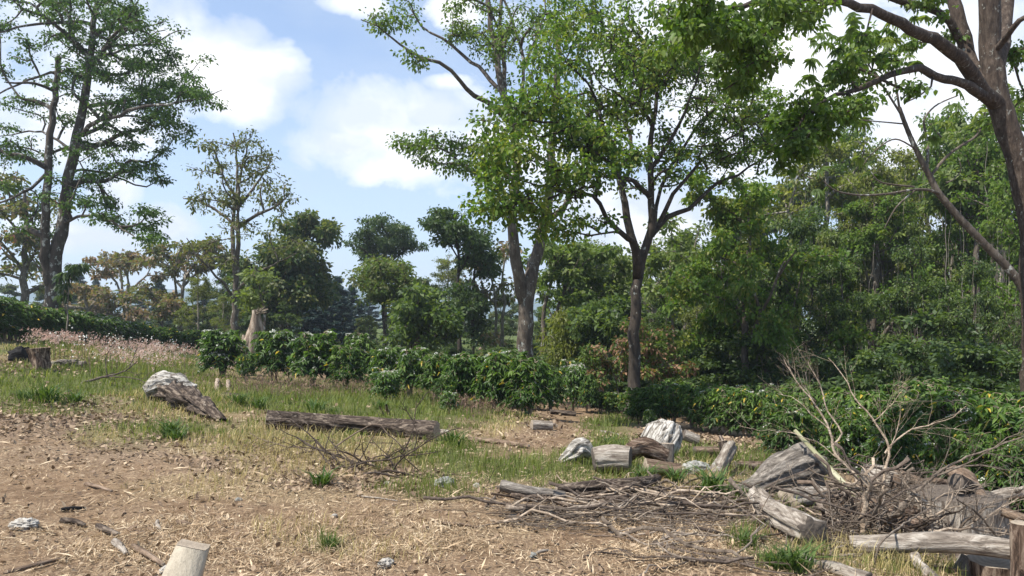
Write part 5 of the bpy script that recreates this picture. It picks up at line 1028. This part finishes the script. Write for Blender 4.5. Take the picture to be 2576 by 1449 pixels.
dead_branch('dark forked branch bowing over the dry grass behind the stick pile', [([(1560, 1250, 8.6), (1640, 1232, 8.7), (1740, 1218, 8.8), (1815, 1210, 8.8), (1840, 1235, 8.7), (1900, 1250, 8.6)], .016, .006), ([(1815, 1212, 8.8), (1850, 1200, 8.9), (1880, 1180, 8.9)], .008, .003)], 78, 4, .4)
for s in range(5):
    a = [(720, 1150), (800, 1165), (870, 1180), (930, 1170), (780, 1185)][s]; b = [(880, 1140), (960, 1180), (1040, 1205), (1010, 1160), (930, 1200)][s]
    p0, p1 = on(*a), on(*b); rg = np.random.default_rng(300+s); mb = MB()
    for _ in range(4):
        st = p0+(p1-p0)*rg.random()+np.array([0, rg.uniform(-.15, .15), .02]); d = unit(unit(p1-p0)*rg.choice([-1, 1])+np.array([0, rg.uniform(-.6, .6), rg.uniform(.2, .8)]))
        twigs(mb, st, d, rg.uniform(.6, 1.1), .012, 2, rg, .38, .06)
    tag(link('dead_twigs', mb.mesh('dead_twigs', M['twig_dark'], p0), None, p0), ['leftmost spray', 'back spray', 'front right spray', 'upright spray', 'low front spray'][s]+' of the dark dead twig tangle in front of the long log', 'branch', 'dead twig tangle')
dead_branch('dark curved twig arching left of the dead twig tangle', [([(700, 1170), (760, 1140, 10.6), (800, 1120, 10.6), (840, 1150, 10.5)], .010, .006), ([(760, 1140, 10.6), (680, 1145, 10.7), (640, 1165, 10.6)], .006, .003)], 79, 5, .4, 1, 'twig_dark')
dead_branch('dark fallen branch on the grass between brown stump and white root', [([(205, 965), (260, 948, 16), (310, 935, 16), (345, 910, 16)], .03, .010), ([(260, 948, 16), (330, 950, 16), (380, 970, 16)], .016, .006), ([(270, 945, 16), (265, 905, 16), (275, 880, 16)], .012, .005)], 80, 5, .5, 1, 'twig_dark')
dead_branch('two small pale stubs of an old shrub below the leftmost coffee bush', [([(545, 985), (547, 955, 20)], .06, .05), ([(575, 988), (573, 958, 20)], .06, .05)], 81, 0, name='shrub_stub', mat='twig', cat='stub')
dead_branch('small broken stub in the grass behind the long log', [([(978, 1045), (972, 1020, 13.5)], .035, .02), ([(965, 1045), (955, 1022, 13.5)], .03, .015)], 82, 1, .2, name='shrub_stub', cat='stub')

# ------------------------------------------------------------------ sticks of the pile: countable, so one by one
def stick_mesh(seed, L, r, bend=.2, mat='twig'):
    rg = np.random.default_rng(seed); n = 12; x = np.linspace(-L/2, L/2, n); y = np.cumsum(rg.normal(size=n))*bend*L/n; z = np.cumsum(rg.normal(size=n))*bend*.6*L/n
    mb = MB(); q = np.stack([x, y-y.mean(), z-z.mean()], 1); tube(mb, q, np.linspace(r, r*.45, n), 7, caps=True)
    for _ in range(rg.integers(0, 3)):
        i = rg.integers(3, n-2); tube(mb, [q[i], q[i]+np.array([.12, rg.uniform(-.1, .1), .05]), q[i]+np.array([.25, rg.uniform(-.22, .22), rg.uniform(0, .12)])*L*.7], [r*.55, r*.45, r*.25], 5)
    return mb.mesh('stick', M[mat])
SM = [stick_mesh(400+i, [1.6, 1.3, 1.9, 1.1, .9, 1.5, .8, 1.2, .6, .7][i], [.009, .007, .010, .012, .006, .007, .008, .016, .009, .006][i], mat=['twig', 'twig', 'twig_dark', 'twig', 'twig_dark'][i % 5]) for i in range(10)]
rg = np.random.default_rng(12)
def pile(n, box, label, group, ang, tilt, hmax, seed, flatw=1.0):
    rg = np.random.default_rng(seed)
    for k in range(n):
        px = rg.uniform(box[0], box[2]); py = rg.uniform(box[1], box[3]); g = on(px, py)
        u = 1-abs(2*(px-box[0])/(box[2]-box[0])-1)**2
        o = link('stick', SM[rg.integers(len(SM))]); o.location = (g[0], g[1], g[2]+.02+rg.random()**1.3*hmax*u)
        o.rotation_euler = (rg.uniform(0, 6.28), rg.normal()*tilt, rg.normal()*ang); s = rg.uniform(.6, 1.15); o.scale = (s, s*rg.uniform(.7, 1.9), s*rg.uniform(.7, 1.9))
        tag(o, label, 'stick', group)
pile(90, (1310, 1248, 2000, 1330), 'grey-brown stick in the long low stick pile', 'sticks of the long low pile', .42, .06, .13, 13)
pile(40, (2070, 1270, 2310, 1385), 'crooked dry stick in the branch heap on the right', 'sticks of the branch heap', .9, .35, .48, 14)
pile(10, (2330, 1392, 2620, 1420), 'twisted stick lying before the large stump', 'sticks before the large stump', .8, .15, .05, 19)
pile(36, (1560, 1340, 2150, 1420), 'loose stick scattered in front of the branch heap', 'loose sticks in front of the heap', .6, .03, .02, 15)
pile(16, (1850, 1250, 2150, 1300), 'stick lying between the great butt and the heap', 'sticks beside the great butt', .6, .12, .10, 16)
# fine dead stuff nobody could count
def heap():
    mb = MB(); rg = np.random.default_rng(17)
    for _ in range(380):
        px = rg.uniform(2060, 2330); py = rg.uniform(1265, 1385); g = on(px, py); u = np.exp(-((px-2330)/230)**2); p = g+np.array([0, 0, rg.random()**1.2*.5*u])
        d = unit(rg.normal(size=3)*np.array([1, .7, .55])); L = rg.uniform(.15, .6); n = 4
        q = p+d*np.linspace(-L/2, L/2, n)[:, None]+rg.normal(size=(n, 3))*.02; q[:, 2] = np.maximum(q[:, 2], g[2]-.02); tube(mb, q, np.full(n, rg.uniform(.002, .006)), 3)
    for _ in range(380):
        px = rg.uniform(1300, 2150); py = rg.uniform(1245, 1345); g = on(px, py); p = g+np.array([0, 0, rg.random()*.07]); a = rg.normal()*.4
        d = np.array([math.cos(a), math.sin(a), rg.normal()*.06]); L = rg.uniform(.15, .7); n = 4
        q = p+d*np.linspace(-L/2, L/2, n)[:, None]+rg.normal(size=(n, 3))*.012; tube(mb, q, np.full(n, rg.uniform(.002, .005)), 3)
    tag(link('brushwood', mb.mesh('brushwood', M['twig'])), 'mass of fine dead twigs filling the woodpile', 'brushwood', None, 'stuff')
    g = on(2240, 1345); chunk('rotted_debris', 'low dark mound of rotted debris under the branch heap', 'debris', (g[0], g[1]+.25, g[2]+.0), (.6, .45, .26), 'log_red', 18, .3, 3, ridge=.6)
heap()

# ------------------------------------------------------------------ grass and litter
def scat(n, pyr, dn, ylo=3.4, yhi=32, seed=0, tr=.76):
    rg = np.random.default_rng(seed); t = rg.uniform(-tr, tr, n); Y = np.exp(rg.uniform(math.log(ylo), math.log(yhi), n)); x = t*Y
    d = dn(x, Y); k = rg.random(n) < d; x, Y = x[k], Y[k]; return np.stack([x, Y, TZ(x, Y)], 1), rg, d[k]
def blades(mb, p, h, w_, rg, lean=.35, rnd=None):
    n = len(p); a = rg.uniform(0, 6.28, n); d = np.stack([np.cos(a), np.sin(a), 0*a], 1); s = np.stack([-np.sin(a+rg.normal(size=n)*.8), np.cos(a), 0*a], 1)
    h = h[:, None]; w_ = w_[:, None]; ln = rg.uniform(.2, 1, (n, 1))*lean; z = np.array([0, 0, 1.0])
    m = p+z*h*.6+d*h*ln*.5; t = p+z*h*(1-.25*ln)+d*h*ln*1.5
    v = np.stack([p-s*w_*.5, p+s*w_*.5, m+s*w_*.4, m-s*w_*.4, t], 1); b = np.arange(n)[:, None]*5
    mb.add(v.reshape(-1, 3), [b+np.array([[0, 1, 2, 3]]), b+np.array([[3, 2, 4]])], np.repeat(rg.random(n) if rnd is None else rnd, 5))
def cover(name, label, cat, n, dn, hm, wpx, mat, lean=.4, seed=0, yhi=32, ylo=3.4):
    p, rg, d = scat(n, None, dn, ylo, yhi, seed); k = len(p)
    h = rg.uniform(.5, 1.2, k)*hm*np.clip(.5+d*.6, .4, 1.1); w_ = np.maximum(.0035, p[:, 1]*wpx/F)*rg.uniform(.6, 1.3, k)
    mb = MB(); blades(mb, p, h, w_, rg, lean); return tag(link(name, mb.mesh(name, M[mat], None, False)), label, cat, None, 'stuff')
M['grass'] = leafmat('grass', [(.055, .08, .02), (.13, .165, .04), (.30, .30, .11)], .35, .6, .2, clump=.9)
M['grass_yellow'] = leafmat('grass_yellow', [(.20, .16, .06), (.42, .34, .15), (.62, .53, .28)], .35, .7, .15, (1.1, 1.1, .9))
M['straw'] = leafmat('straw', [(.16, .10, .06), (.44, .32, .20), (.78, .66, .47)], .12, .8, .15, (1, 1, .8), clump=2.2)
M['litter'] = leafmat('litter', [(.07, .046, .032), (.22, .155, .105), (.55, .43, .29)], .1, .8, .15, (1, 1, .8), clump=3)
M['pink'] = leafmat('pink', [(.38, .29, .21), (.56, .40, .33), (.72, .60, .52)], .4, .7, .1, (1.1, .9, .9))
M['seedhead'] = leafmat('seedhead', [(.14, .085, .06), (.26, .17, .12), (.38, .28, .2)], .3, .7, .1, (1, 1, 1))
gd = lambda x, y: dens(x, y, GREEN, 1.1, 1, 1.3)*(1-dens(x, y, SOIL, .5, 3))
yd = lambda x, y: dens(x, y, YEL, .9, 2, 1.1)*(1-dens(x, y, SOIL, .5, 3))
ld = lambda x, y: dens(x, y, LIT, .7, 4)
sdn = lambda x, y: dens(x, y, STRAW, .7, 6, 1.5)*(1-.8*dens(x, y, SOIL, .5, 3))*np.clip((fbm(np.stack([x*1.1, y*1.1, x*0+9], 1), 4, 55)-.36)*4.5, .34, 1)
cover('green_grass', 'short and tufted green grass over the clearing', 'grass', 150000, gd, .15, 1.5, 'grass', .5, 1)
cover('tall_green_grass', 'taller green grass along the foot of the bushes', 'grass', 42000, lambda x, y: dens(x, y, [(1000, 1000, 480, 26, .9), (300, 940, 330, 26, .8), (1530, 1160, 70, 40, 1), (900, 1030, 300, 14, .6), (1830, 1180, 60, 40, .5), (1500, 1068, 90, 18, .9), (780, 880, 300, 14, .5), (1950, 1290, 130, 20, .3)], .9, 8, 1.5)*(1-dens(x, y, SOIL, .5, 3)), .26, 1.6, 'grass', .5, 2)
cover('dry_grass', 'yellow dry grass standing in loose patches', 'grass', 90000, yd, .17, 1.5, 'grass_yellow', .6, 3)
def pink():
    dn = lambda x, y: dens(x, y, [(170, 900, 90, 20, .8), (300, 920, 150, 32, .9), (400, 935, 80, 24, .7), (480, 950, 60, 14, .35), (560, 972, 30, 8, .5), (140, 885, 60, 14, .7)], .9, 11, 1.2)
    p, rg, d = scat(40000, None, lambda x, y: dn(x, y)*np.clip((fbm(np.stack([x*.8, y*.5, x*0], 1), 3, 77)-.38)*5, .08, 1), 14, 32, 5); n = len(p); h = rg.uniform(.35, .7, n)
    mb = MB(); blades(mb, p, h, np.full(n, .012), rg, .35); tag(link('melinis_stems', mb.mesh('pink_stems', M['grass'], None, False)), 'green stems below the pink grass plumes', 'grass', None, 'stuff').name = 'plume_grass_stems'
    mb = MB(); c = np.repeat(p+np.stack([rg.normal(size=n)*.05, rg.normal(size=n)*.05, h], 1), 5, 0); m = len(c)
    leaves(mb, c+rg.normal(size=(m, 3))*.03, rdir(m, .6, rg)+np.array([.5, 0, 0]), rdir(m, 0, rg), rg.uniform(.05, .11, m), .022, 's', rg.random(m), 0)
    tag(link('pink_grass', mb.mesh('pink_grass', M['pink'], None, False)), 'drift of feathery pink grass plumes on the left rise', 'grass', None, 'stuff')
    dn = lambda x, y: dens(x, y, [(1000, 985, 420, 22, .8), (1250, 1030, 130, 20, .5), (680, 985, 90, 14, .8)], .9, 12, 1.2)
    p, rg, d = scat(26000, None, dn, 10, 28, 6); n = len(p); h = rg.uniform(.18, .38, n); mb = MB()
    c = np.repeat(p+np.stack([0*h, 0*h, h], 1), 3, 0); m = len(c); leaves(mb, c+rg.normal(size=(m, 3))*.03, rdir(m, .8, rg), rdir(m, 0, rg), rg.uniform(.05, .12, m), .014, 's', rg.random(m), 0)
    blades(mb, p, h, np.full(n, .007), rg, .2)
    tag(link('seeding_grass', mb.mesh('seeding_grass', M['seedhead'], None, False)), 'brownish seed heads over the grass before the coffee row', 'grass', None, 'stuff')
    dn = lambda x, y: dens(x, y, [(80, 842, 120, 14, .7), (260, 845, 140, 14, .8), (420, 880, 90, 16, .25), (300, 925, 160, 30, .10)], .6, 13, 1.2)
    p, rg, d = scat(9000, None, dn, 14, 32, 9); n = len(p); h = rg.uniform(.4, 1.0, n); mb = MB(); blades(mb, p, h, np.full(n, .012), rg, .2)
    tag(link('flower_stems', mb.mesh('flower_stems', M['seedhead'], None, False)), 'thin brown stems of the white wildflowers', 'wildflowers', None, 'stuff')
    mb = MB(); c = np.repeat(p+np.stack([0*h, 0*h, h], 1), 2, 0); m = len(c); leaves(mb, c+rg.normal(size=(m, 3))*.06, rdir(m, .6, rg), rdir(m, 0, rg), .05, .045, 's', rg.random(m), 0)
    tag(link('wildflowers', mb.mesh('wildflowers', M['petal'], None, False)), 'fluffy white wildflower heads in front of the left hedge', 'wildflowers', None, 'stuff')
pink()
def flats(name, label, cat, n, dn, lr, wr, mat, seed, tilt, yhi=14, up=.008, ylo=3.2):
    p, rg, d = scat(n, None, dn, ylo, yhi, seed, .8); k = len(p); p[:, 2] += rg.random(k)*up*2+.004
    dd = rdir(k, 0, rg); dd[:, 2] = np.abs(rg.normal(size=k))*tilt; mb = MB(); L = np.exp(rg.uniform(math.log(lr[0]), math.log(lr[1]), k))*(p[:, 1]/6)**.35; W = rg.uniform(*wr, k)*np.maximum(1, p[:, 1]/6)
    p = p-dd*L[:, None]*.5*np.array([1, 1, 0])
    nr = rdir(k, 2.2, rg); leaves(mb, p, dd, nr, L, W, 's' if wr[1] < .02 else 'b', rg.random(k), .05)
    tag(link(name, mb.mesh(name, M[mat], None, False)), label, cat, None, 'stuff')
flats('straw', 'dry straw and chopped grass scattered over the earth', 'straw', 380000, lambda x, y: np.maximum(sdn(x, y), .10), (.014, .10), (.0022, .0062), 'straw', 21, .35)
flats('leaf_litter', 'brown fallen leaves lying on the ground', 'leaf litter', 100000, lambda x, y: np.maximum(ld(x, y), .07), (.03, .075), (.02, .04), 'litter', 22, .5, 30)
flats('wood_chips', 'small pale chips and twig bits on the ground', 'wood chips', 9000, lambda x, y: np.maximum(sdn(x, y)*.9, .2), (.05, .22), (.008, .019), 'straw', 23, .12, 12)

# broad-bladed tufts and weeds
def tuft_mesh(seed, n, h, w_, mat):
    rg = np.random.default_rng(seed); mb = MB(); p = np.stack([rg.normal(size=n)*.05, rg.normal(size=n)*.05, 0*np.zeros(n)], 1); blades(mb, p, rg.uniform(.6, 1.1, n)*h, rg.uniform(.7, 1.2, n)*w_, rg, 1.0); return mb.mesh('tuft', M[mat], None, False)
M['tuft_green'] = leafmat('tuft_green', [(.035, .065, .018), (.07, .12, .03), (.14, .19, .055)], .3, .55, .2)
TM = [tuft_mesh(500, 70, .32, .022, 'tuft_green'), tuft_mesh(501, 45, .28, .026, 'tuft_green'), tuft_mesh(502, 90, .24, .014, 'tuft_green')]
for k, (px, py, s, lab) in enumerate([(120, 1012, 1.3, 'broad-bladed green tuft at the left edge of the grass'), (190, 1015, 1.1, 'broad-bladed green tuft right of the leftmost one'), (60, 1006, 1, 'small green tuft at the far left'), (430, 1100, 1, 'green tuft below the white root mass'), (450, 1108, .8, 'small tuft at the edge of the leaf litter'),
    (600, 1018, 1.4, 'spiky bright green tuft behind the long log'), (650, 1030, 1.1, 'green tuft behind the left end of the long log'), (790, 1040, 1.4, 'large green tuft behind the middle of the long log'), (840, 1045, 1, 'small tuft close behind the long log'),
    (1140, 1125, 1.0, 'green tuft at the sawn end of the long log'), (810, 1222, .8, 'flat green tuft in the bare earth below the twigs'), (830, 1380, .5, 'tiny green tuft in the straw'), (1790, 1250, 1.2, 'green tuft behind the stick pile'), (1700, 1215, .9, 'green blades beside the low log base'), (1950, 1430, .8, 'bright green blades at the bottom right'),
    (2000, 1440, .8, 'green blades next to the forked lichen branch'), (1870, 1375, .6, 'small tuft before the sloping pale log'), (1540, 1130, 1.2, 'tall grass tuft between path and root plate'), (1860, 1265, .8, 'green shoots under the great butt'), (960, 1030, 1.0, 'green tuft near the small broken stub'), (400, 975, .9, 'green tuft behind the white root mass'), (1620, 1215, .8, 'weedy tuft before the barrel log')]):
    g = on(px, py); o = link('grass_tuft', TM[k % 3]); o.location = g; o.rotation_euler = (0, 0, k*1.3); o.scale = (s, s, s*.85); tag(o, lab, 'grass tuft', 'broad-bladed grass tufts')
for k, (px, ty, Y, lab) in enumerate([(1750, 1105, 12.4, 'low leafy weed right of the pale root plate'), (1780, 1120, 12.0, 'leafy weed behind the flat log section'), (1800, 1180, 10.8, 'small weed at the lichen-covered stub'), (1560, 1155, 10.6, 'broad-leaved weed at the dark end of the barrel log'), (1130, 985, 16.5, 'feathery weed at the foot of the twiggy coffee bush'), (1880, 1180, 10.6, 'low weed before the flaking bark slab'), (2390, 1420, 6.0, 'green weed in the shade under the bleached rail')]):
    put_bush('light%d' % (k % 2), px, ty, Y, k, lab, None, 1.1).name = 'weed'; bpy.data.objects['weed' if k == 0 else 'weed.%03d' % k]['category'] = 'weed'

# ------------------------------------------------------------------ snag, young plants, cecropia, palm
g = P(632, 905, 26.5); base = np.array([g[0], 26.5, tz(g[0], 26.5)]); e = empty('broken_snag', base, 'pale splintered snag of a snapped tree between coffee bushes', 'snag')
mb = MB()
def dpj(r, th, pp): 
    a = np.stack([np.cos(th)[None]*2.4+0*pp[:, :1], np.sin(th)[None]*2.4+0*pp[:, :1], pp[:, 2:3]*1.0+0*th[None]], -1); return r*(.55+fbm(a.reshape(-1, 3), 3, 6).reshape(r.shape)*.9)
for (pts, r0, r1) in [([(632, 910, 26.5), (636, 860, 26.5), (640, 820, 26.5), (641, 790, 26.5), (639, 780, 26.5)], .34, .09), ([(622, 910, 26.4), (618, 870, 26.4), (614, 855, 26.4), (612, 842, 26.4)], .26, .03), ([(598, 915, 26.3), (612, 885, 26.3), (628, 850, 26.4)], .24, .12), ([(645, 905, 26.6), (652, 850, 26.6), (653, 815, 26.6), (650, 790, 26.6)], .26, .06)]:
    q = resample(np.array([np.append(P(*p), 0) for p in pts]), .12)[:, :3]; tube(mb, q, np.linspace(r0, r1, len(q)), 14, disp=dpj)
link('bark', mb.mesh('snag_body', logmat('snag_wood', (.10, .07, .05), (.30, .23, .17), (.50, .42, .33), 5, ax=2), base), e)
mb = MB(); rg = np.random.default_rng(3)
for _ in range(12):
    a = P(642, 792, 26.5); b = P(650+rg.uniform(-14, 26), 784+rg.uniform(-14, 12), 26.3+rg.normal()*.1); tube(mb, [a, (a+b)/2, b], [.03, .02, .006], 4)
link('splinters', mb.mesh('splinters', M['end_pale'], base), e)
T('young_tree', 'thin curved pale sapling with yellow-green leaves just behind the splintered snag', 29, [([(652, 905), (664, 830, 0), (668, 790, 0), (656, 740, 0), (650, 700, 0), (640, 670, 0)], 4.5, 1.2), ([(660, 850, 0), (650, 800, 0), (645, 760, 0)], 2.5, 1)],
    [(640, 740, 28, 30, 0, 1, 60), (650, 690, 30, 20, 0, 1, 40), (625, 770, 15, 15, 0, .7, 20)], 'bark_grey', [('leaf_pale', 1)], 6, .2, .11, seed=50, spread=.35, rt=.01, step=.4)
T('young_tree', 'young plant with drooping dark leaf tufts just right of the tallest twin trunk', 30, [([(168, 800), (172, 730, 0), (182, 690, 0), (192, 665, 0)], 2.2, 1), ([(165, 790, 0), (160, 730, 0), (165, 700, 0)], 2, 1), ([(178, 700, 0), (200, 680, 0), (212, 665, 0)], 1.5, .8)],
    [(183, 665, 10, 14, 0, .3, 16), (207, 665, 10, 10, 0, .3, 12), (165, 690, 12, 12, 0, .3, 12), (160, 740, 14, 30, 0, .4, 20)], 'bark_pale', [('leaf_dark', 1)], 9, .3, .09, seed=51, spread=.18, rt=.01, step=.3, downs=1.2)

def palmate(mb, mbp, c, rad, rg, n=9, tilt=.5):
    nr = unit(np.array([rg.normal()*tilt, rg.normal()*tilt, 1])); a = unit(np.cross(nr, [1, .2, .1])); b = np.cross(nr, a); th = np.arange(n)/n*5.6+rg.uniform(0, 6.28)
    d = a*np.cos(th)[:, None]+b*np.sin(th)[:, None]; d[:, 2] -= .45; l = rad*(.75+.25*np.cos(np.linspace(-2.4, 2.4, n)))
    leaves(mb, np.repeat(c[None], n, 0), d, np.repeat(nr[None], n, 0), l, rad*.30, 'b', np.full(n, rg.random()), .35)
def cecropia():
    Y0 = 17; rg = np.random.default_rng(60)
    L = [([(2640, 1050), (2612, 850, 0), (2580, 740, 0), (2540, 680, 0), (2480, 618, 0), (2420, 555, 0), (2362, 487, 0), (2340, 445, 0), (2322, 412, 0), (2297, 360, 0), (2277, 312, 0), (2262, 270, 0)], 12, 4.5),
         ([(2342, 442, 0), (2380, 395, .2), (2420, 365, .3), (2452, 345, .4), (2472, 315, .4), (2478, 280, .4)], 4, 2), ([(2366, 488, 0), (2335, 478, -.3), (2292, 478, -.6), (2230, 488, -.9), (2167, 491, -1.2), (2120, 485, -1.4), (2092, 474, -1.5), (2072, 455, -1.5)], 4, 1.6),
         ([(2330, 425, 0), (2334, 380, .3), (2328, 330, .5), (2325, 300, .5), (2355, 265, .6), (2410, 240, .6)], 4, 1.6), ([(2310, 380, 0), (2250, 350, -.3), (2190, 390, -.5), (2170, 420, -.5)], 2.2, 1.2), ([(2300, 470, -.6), (2220, 460, -.7), (2200, 445, -.7), (2190, 430, -.7)], 2.5, 1.2), ([(2300, 480, -.6), (2260, 515, -.6), (2240, 545, -.6), (2225, 575, -.5)], 2.5, 1.2),
         ([(2380, 460, 0), (2400, 450, .3), (2418, 425, .4), (2410, 395, .4)], 2, 1), ([(2277, 312, 0), (2200, 305, -.4), (2150, 300, -.6)], 2, 1), ([(2268, 290, 0), (2230, 230, -.2), (2190, 170, -.3), (2160, 120, -.3)], 3, 1.4), ([(2262, 270, 0), (2250, 190, 0), (2240, 130, 0), (2230, 90, 0)], 3, 1.4)]
    base = px_limb(Y0, *L[0], ground=True)[0, :3]; e = empty('cecropia_tree', base, 'leaning thin tree with ringed trunk, curving arms and finger-shaped leaves', 'tree')
    mb = MB(); ml = MB()
    for i, l in enumerate(L):
        q = resample(px_limb(Y0, *l, ground=(i == 0)), .12 if i else .06); ring = (1+.07*((np.arange(len(q)) % 3) == 0)) if i == 0 else 1
        tube(mb, q[:, :3], q[:, 3]*ring, 12 if i == 0 else 7)
    link('trunk', mb.mesh('cecropia_trunk', M['bark_grey'], base), e)
    spots = [(2478, 285, 3), (2072, 455, 3), (2410, 245, 3), (2170, 420, 3), (2190, 430, 2), (2225, 575, 3), (2150, 300, 3), (2165, 130, 14), (2120, 170, 12), (2235, 95, 10), (2190, 90, 12), (2130, 110, 12), (2100, 210, 10), (2150, 190, 8), (2080, 100, 8), (2060, 130, 5), (2250, 60, 5), (2330, 330, 3), (2085, 190, 5), (2180, 200, 6), (2030, 205, 3), (2220, 150, 6), (2290, 130, 5), (2150, 240, 4), (2060, 230, 4), (2300, 60, 4), (2400, 300, 3), (2140, 60, 5)]
    for (px, py, n) in spots:
        for _ in range(n): 
            c = P(px+rg.normal()*16, py+rg.normal()*16, Y0+rg.normal()*.5); palmate(ml, None, c, rg.uniform(.2, .32), rg)
    link('crown', ml.mesh('cecropia_leaves', M['leaf_mid'], base, False), e)
cecropia()
def palm(px, py, Y, s, lab):
    x = (px-CX)/F*Y; base = np.array([x, Y, tz(x, Y)]); top = P(px, py, Y); e = empty('palm', base, lab, 'palm'); rg = np.random.default_rng(int(px)); mb, mt_ = MB(), MB()
    tube(mt_, [base, (base+top)/2, top], [.12, .11, .09], 8); link('trunk', mt_.mesh('palm_trunk', M['bark_dark'], base), e)
    for k in range(22):
        a = k*2.4; n = 30; u = np.linspace(0, 1, n); L = s*rg.uniform(.8, 1.1); up = rg.uniform(.1, 1.0); d = np.array([math.cos(a), math.sin(a), 0])
        q = top+d*L*u[:, None]+np.array([0, 0, 1])*(up*u-1.1*u*u)[:, None]*L; tube(mb, q, np.linspace(.012, .003, n), 3)
        sd_ = np.cross(d, [0, 0, 1]); c = np.repeat(q[3:], 2, 0); sg = np.tile([1, -1], n-3)[:, None]; dd = sd_*sg+d*.5+np.array([0, 0, -.35]); ln = np.repeat(np.sin(np.linspace(.35, 2.9, n-3)), 2)*L*.26
        leaves(mb, c, dd, np.repeat([[0, 0, 1.0]], len(c), 0), ln, .035, 's', rg.random(len(c)), .2)
    link('fronds', mb.mesh('palm_fronds', M['leaf_dark'], base, False), e)  # dark leaf colour stands in for the shade over the palms
palm(2165, 940, 24, 1.3, 'feather-leaved palm in the dark gap of the wood, the larger one')
palm(2110, 920, 27, 1.2, 'smaller feather-leaved palm left of the larger one')

# more of the jumble on the right: thick broken pieces, each its own
for k, (pts, r, mt, lab) in enumerate([
    ([P(2080, 1290, 8.2), P(2140, 1262, 8.2), P(2200, 1262, 8.2)], .055, 'log_pale', 'pale broken limb at the left shoulder of the branch heap'), ([P(2120, 1345, 7.2), P(2165, 1290, 7.4), P(2180, 1250, 7.6)], .045, 'log_grey', 'grey limb propped up at the left of the heap'),
    ([P(2270, 1250, 8.2), P(2330, 1215, 8.2), P(2390, 1215, 8.3)], .05, 'log_brown', 'brown limb lying across the top of the heap'), ([P(2270, 1350, 6.9), P(2290, 1300, 7.0), P(2330, 1262, 7.2)], .035, 'log_pale', 'thin peeled limb left of the large stump'),
    ([P(2130, 1372, 6.8), P(2230, 1330, 7.0), P(2330, 1322, 6.7)], .03, 'log_grey', 'long grey limb low across the heap'), ([P(2200, 1345, 7.0), P(2190, 1300, 7.1), P(2215, 1250, 7.2)], .03, 'log_pale', 'pale curved limb upright in the heap'),
    ([P(2060, 1262, 8.8), P(2100, 1238, 8.8), P(2150, 1240, 8.8)], .07, 'log_dark', 'dark short log beneath the leaning pole'), ([P(2330, 1240, 8.1), P(2400, 1228, 8.1), P(2470, 1232, 8.2)], .055, 'log_dark', 'dark limb behind the large stump'),
    ([P(2480, 1260, 7.9), P(2540, 1240, 7.9), P(2600, 1245, 7.9)], .06, 'log_pale', 'pale limb behind the right side of the large stump'), ([P(1990, 1330, 7.6), P(2060, 1318, 7.6), P(2130, 1322, 7.5)], .028, 'log_brown', 'brown limb between the sloping log and the heap'),
    ([P(2250, 1376, 6.5), P(2300, 1358, 6.6), P(2390, 1362, 6.5)], .03, 'log_brown', 'brown limb just above the bleached rail'), ([P(2400, 1372, 6.3), P(2470, 1352, 6.3), P(2560, 1362, 6.3)], .032, 'log_grey', 'grey limb at the foot of the large stump')]):
    make_log('broken_branch', lab, 'branch', pts, [r, r*1.05, r*.7], mt, 'end_pale', 16, .3, 600+k, stubs=[(.6, .8+k, .09, r*.35)])


SM = [stick_mesh(450+i, [1.0, .8, 1.3, .7, .9, 1.1][i], [.012, .016, .011, .020, .009, .014][i], .62, ['twig', 'twig', 'twig_dark'][i % 3]) for i in range(6)]
pile(34, (2075, 1255, 2310, 1385), 'crooked forked stick of the branch heap', 'crooked sticks of the branch heap', 1.2, .55, .42, 31)
pile(16, (2350, 1350, 2620, 1400), 'crooked pale stick before the large stump', 'crooked sticks before the large stump', 1.0, .35, .12, 32)
pile(18, (1400, 1235, 2080, 1320), 'crooked stick tangled in the long low pile', 'crooked sticks of the long low pile', .9, .16, .10, 33)
for k, (x, y, Y, dx) in enumerate([(2120, 1320, 7.6, -1), (2170, 1345, 7.2, 1), (2230, 1350, 7.0, -1), (2290, 1330, 7.2, 1), (2090, 1300, 8.0, 1), (2260, 1290, 7.8, 1), (2330, 1300, 6.7, 1), (2150, 1290, 8.0, -1), (2410, 1350, 6.3, 1), (2500, 1345, 6.2, -1)]):
    rg = np.random.default_rng(700+k)
    dead_branch(['slanting grey', 'fanning tan', 'hooked brown', 'bleached', 'wiry', 'arching', 'short stiff', 'straggling', 'low spreading', 'clawed'][k]+' twiggy branch tangled into the branch heap, '+['left side', 'lower left', 'lower middle', 'middle', 'far left', 'upper middle', 'by the large stump', 'back', 'before the stump', 'right of the stump front'][k],
        [([(x, y, Y), (x+dx*18, y-35, Y), (x+dx*50, y-62, Y-.05), (x+dx*95, y-80-rg.uniform(-25, 20), Y-.1)], .013, .005)], 710+k, 7, .38, 1, 'twig')
def haze():
    x0, x1, y0, y1, z0, z1 = -700, 700, -30, 850, -40, 60
    v = np.array([(x, y, z) for x in (x0, x1) for y in (y0, y1) for z in (z0, z1)]); f = np.array([(0, 1, 3, 2), (4, 6, 7, 5), (0, 4, 5, 1), (2, 3, 7, 6), (0, 2, 6, 4), (1, 5, 7, 3)])
    mb = MB(); mb.add(v, [f]); m, nt, out = nodes('haze'); p = nt.nodes.new('ShaderNodeVolumePrincipled'); p.inputs['Density'].default_value = HAZE; p.inputs['Color'].default_value = (.80, .88, 1, 1); p.inputs['Anisotropy'].default_value = .3
    nt.links.new(p.outputs[0], out.inputs['Volume']); tag(link('haze', mb.mesh('haze', m, None, False)), kind='stuff')
HAZE = .0006
haze()
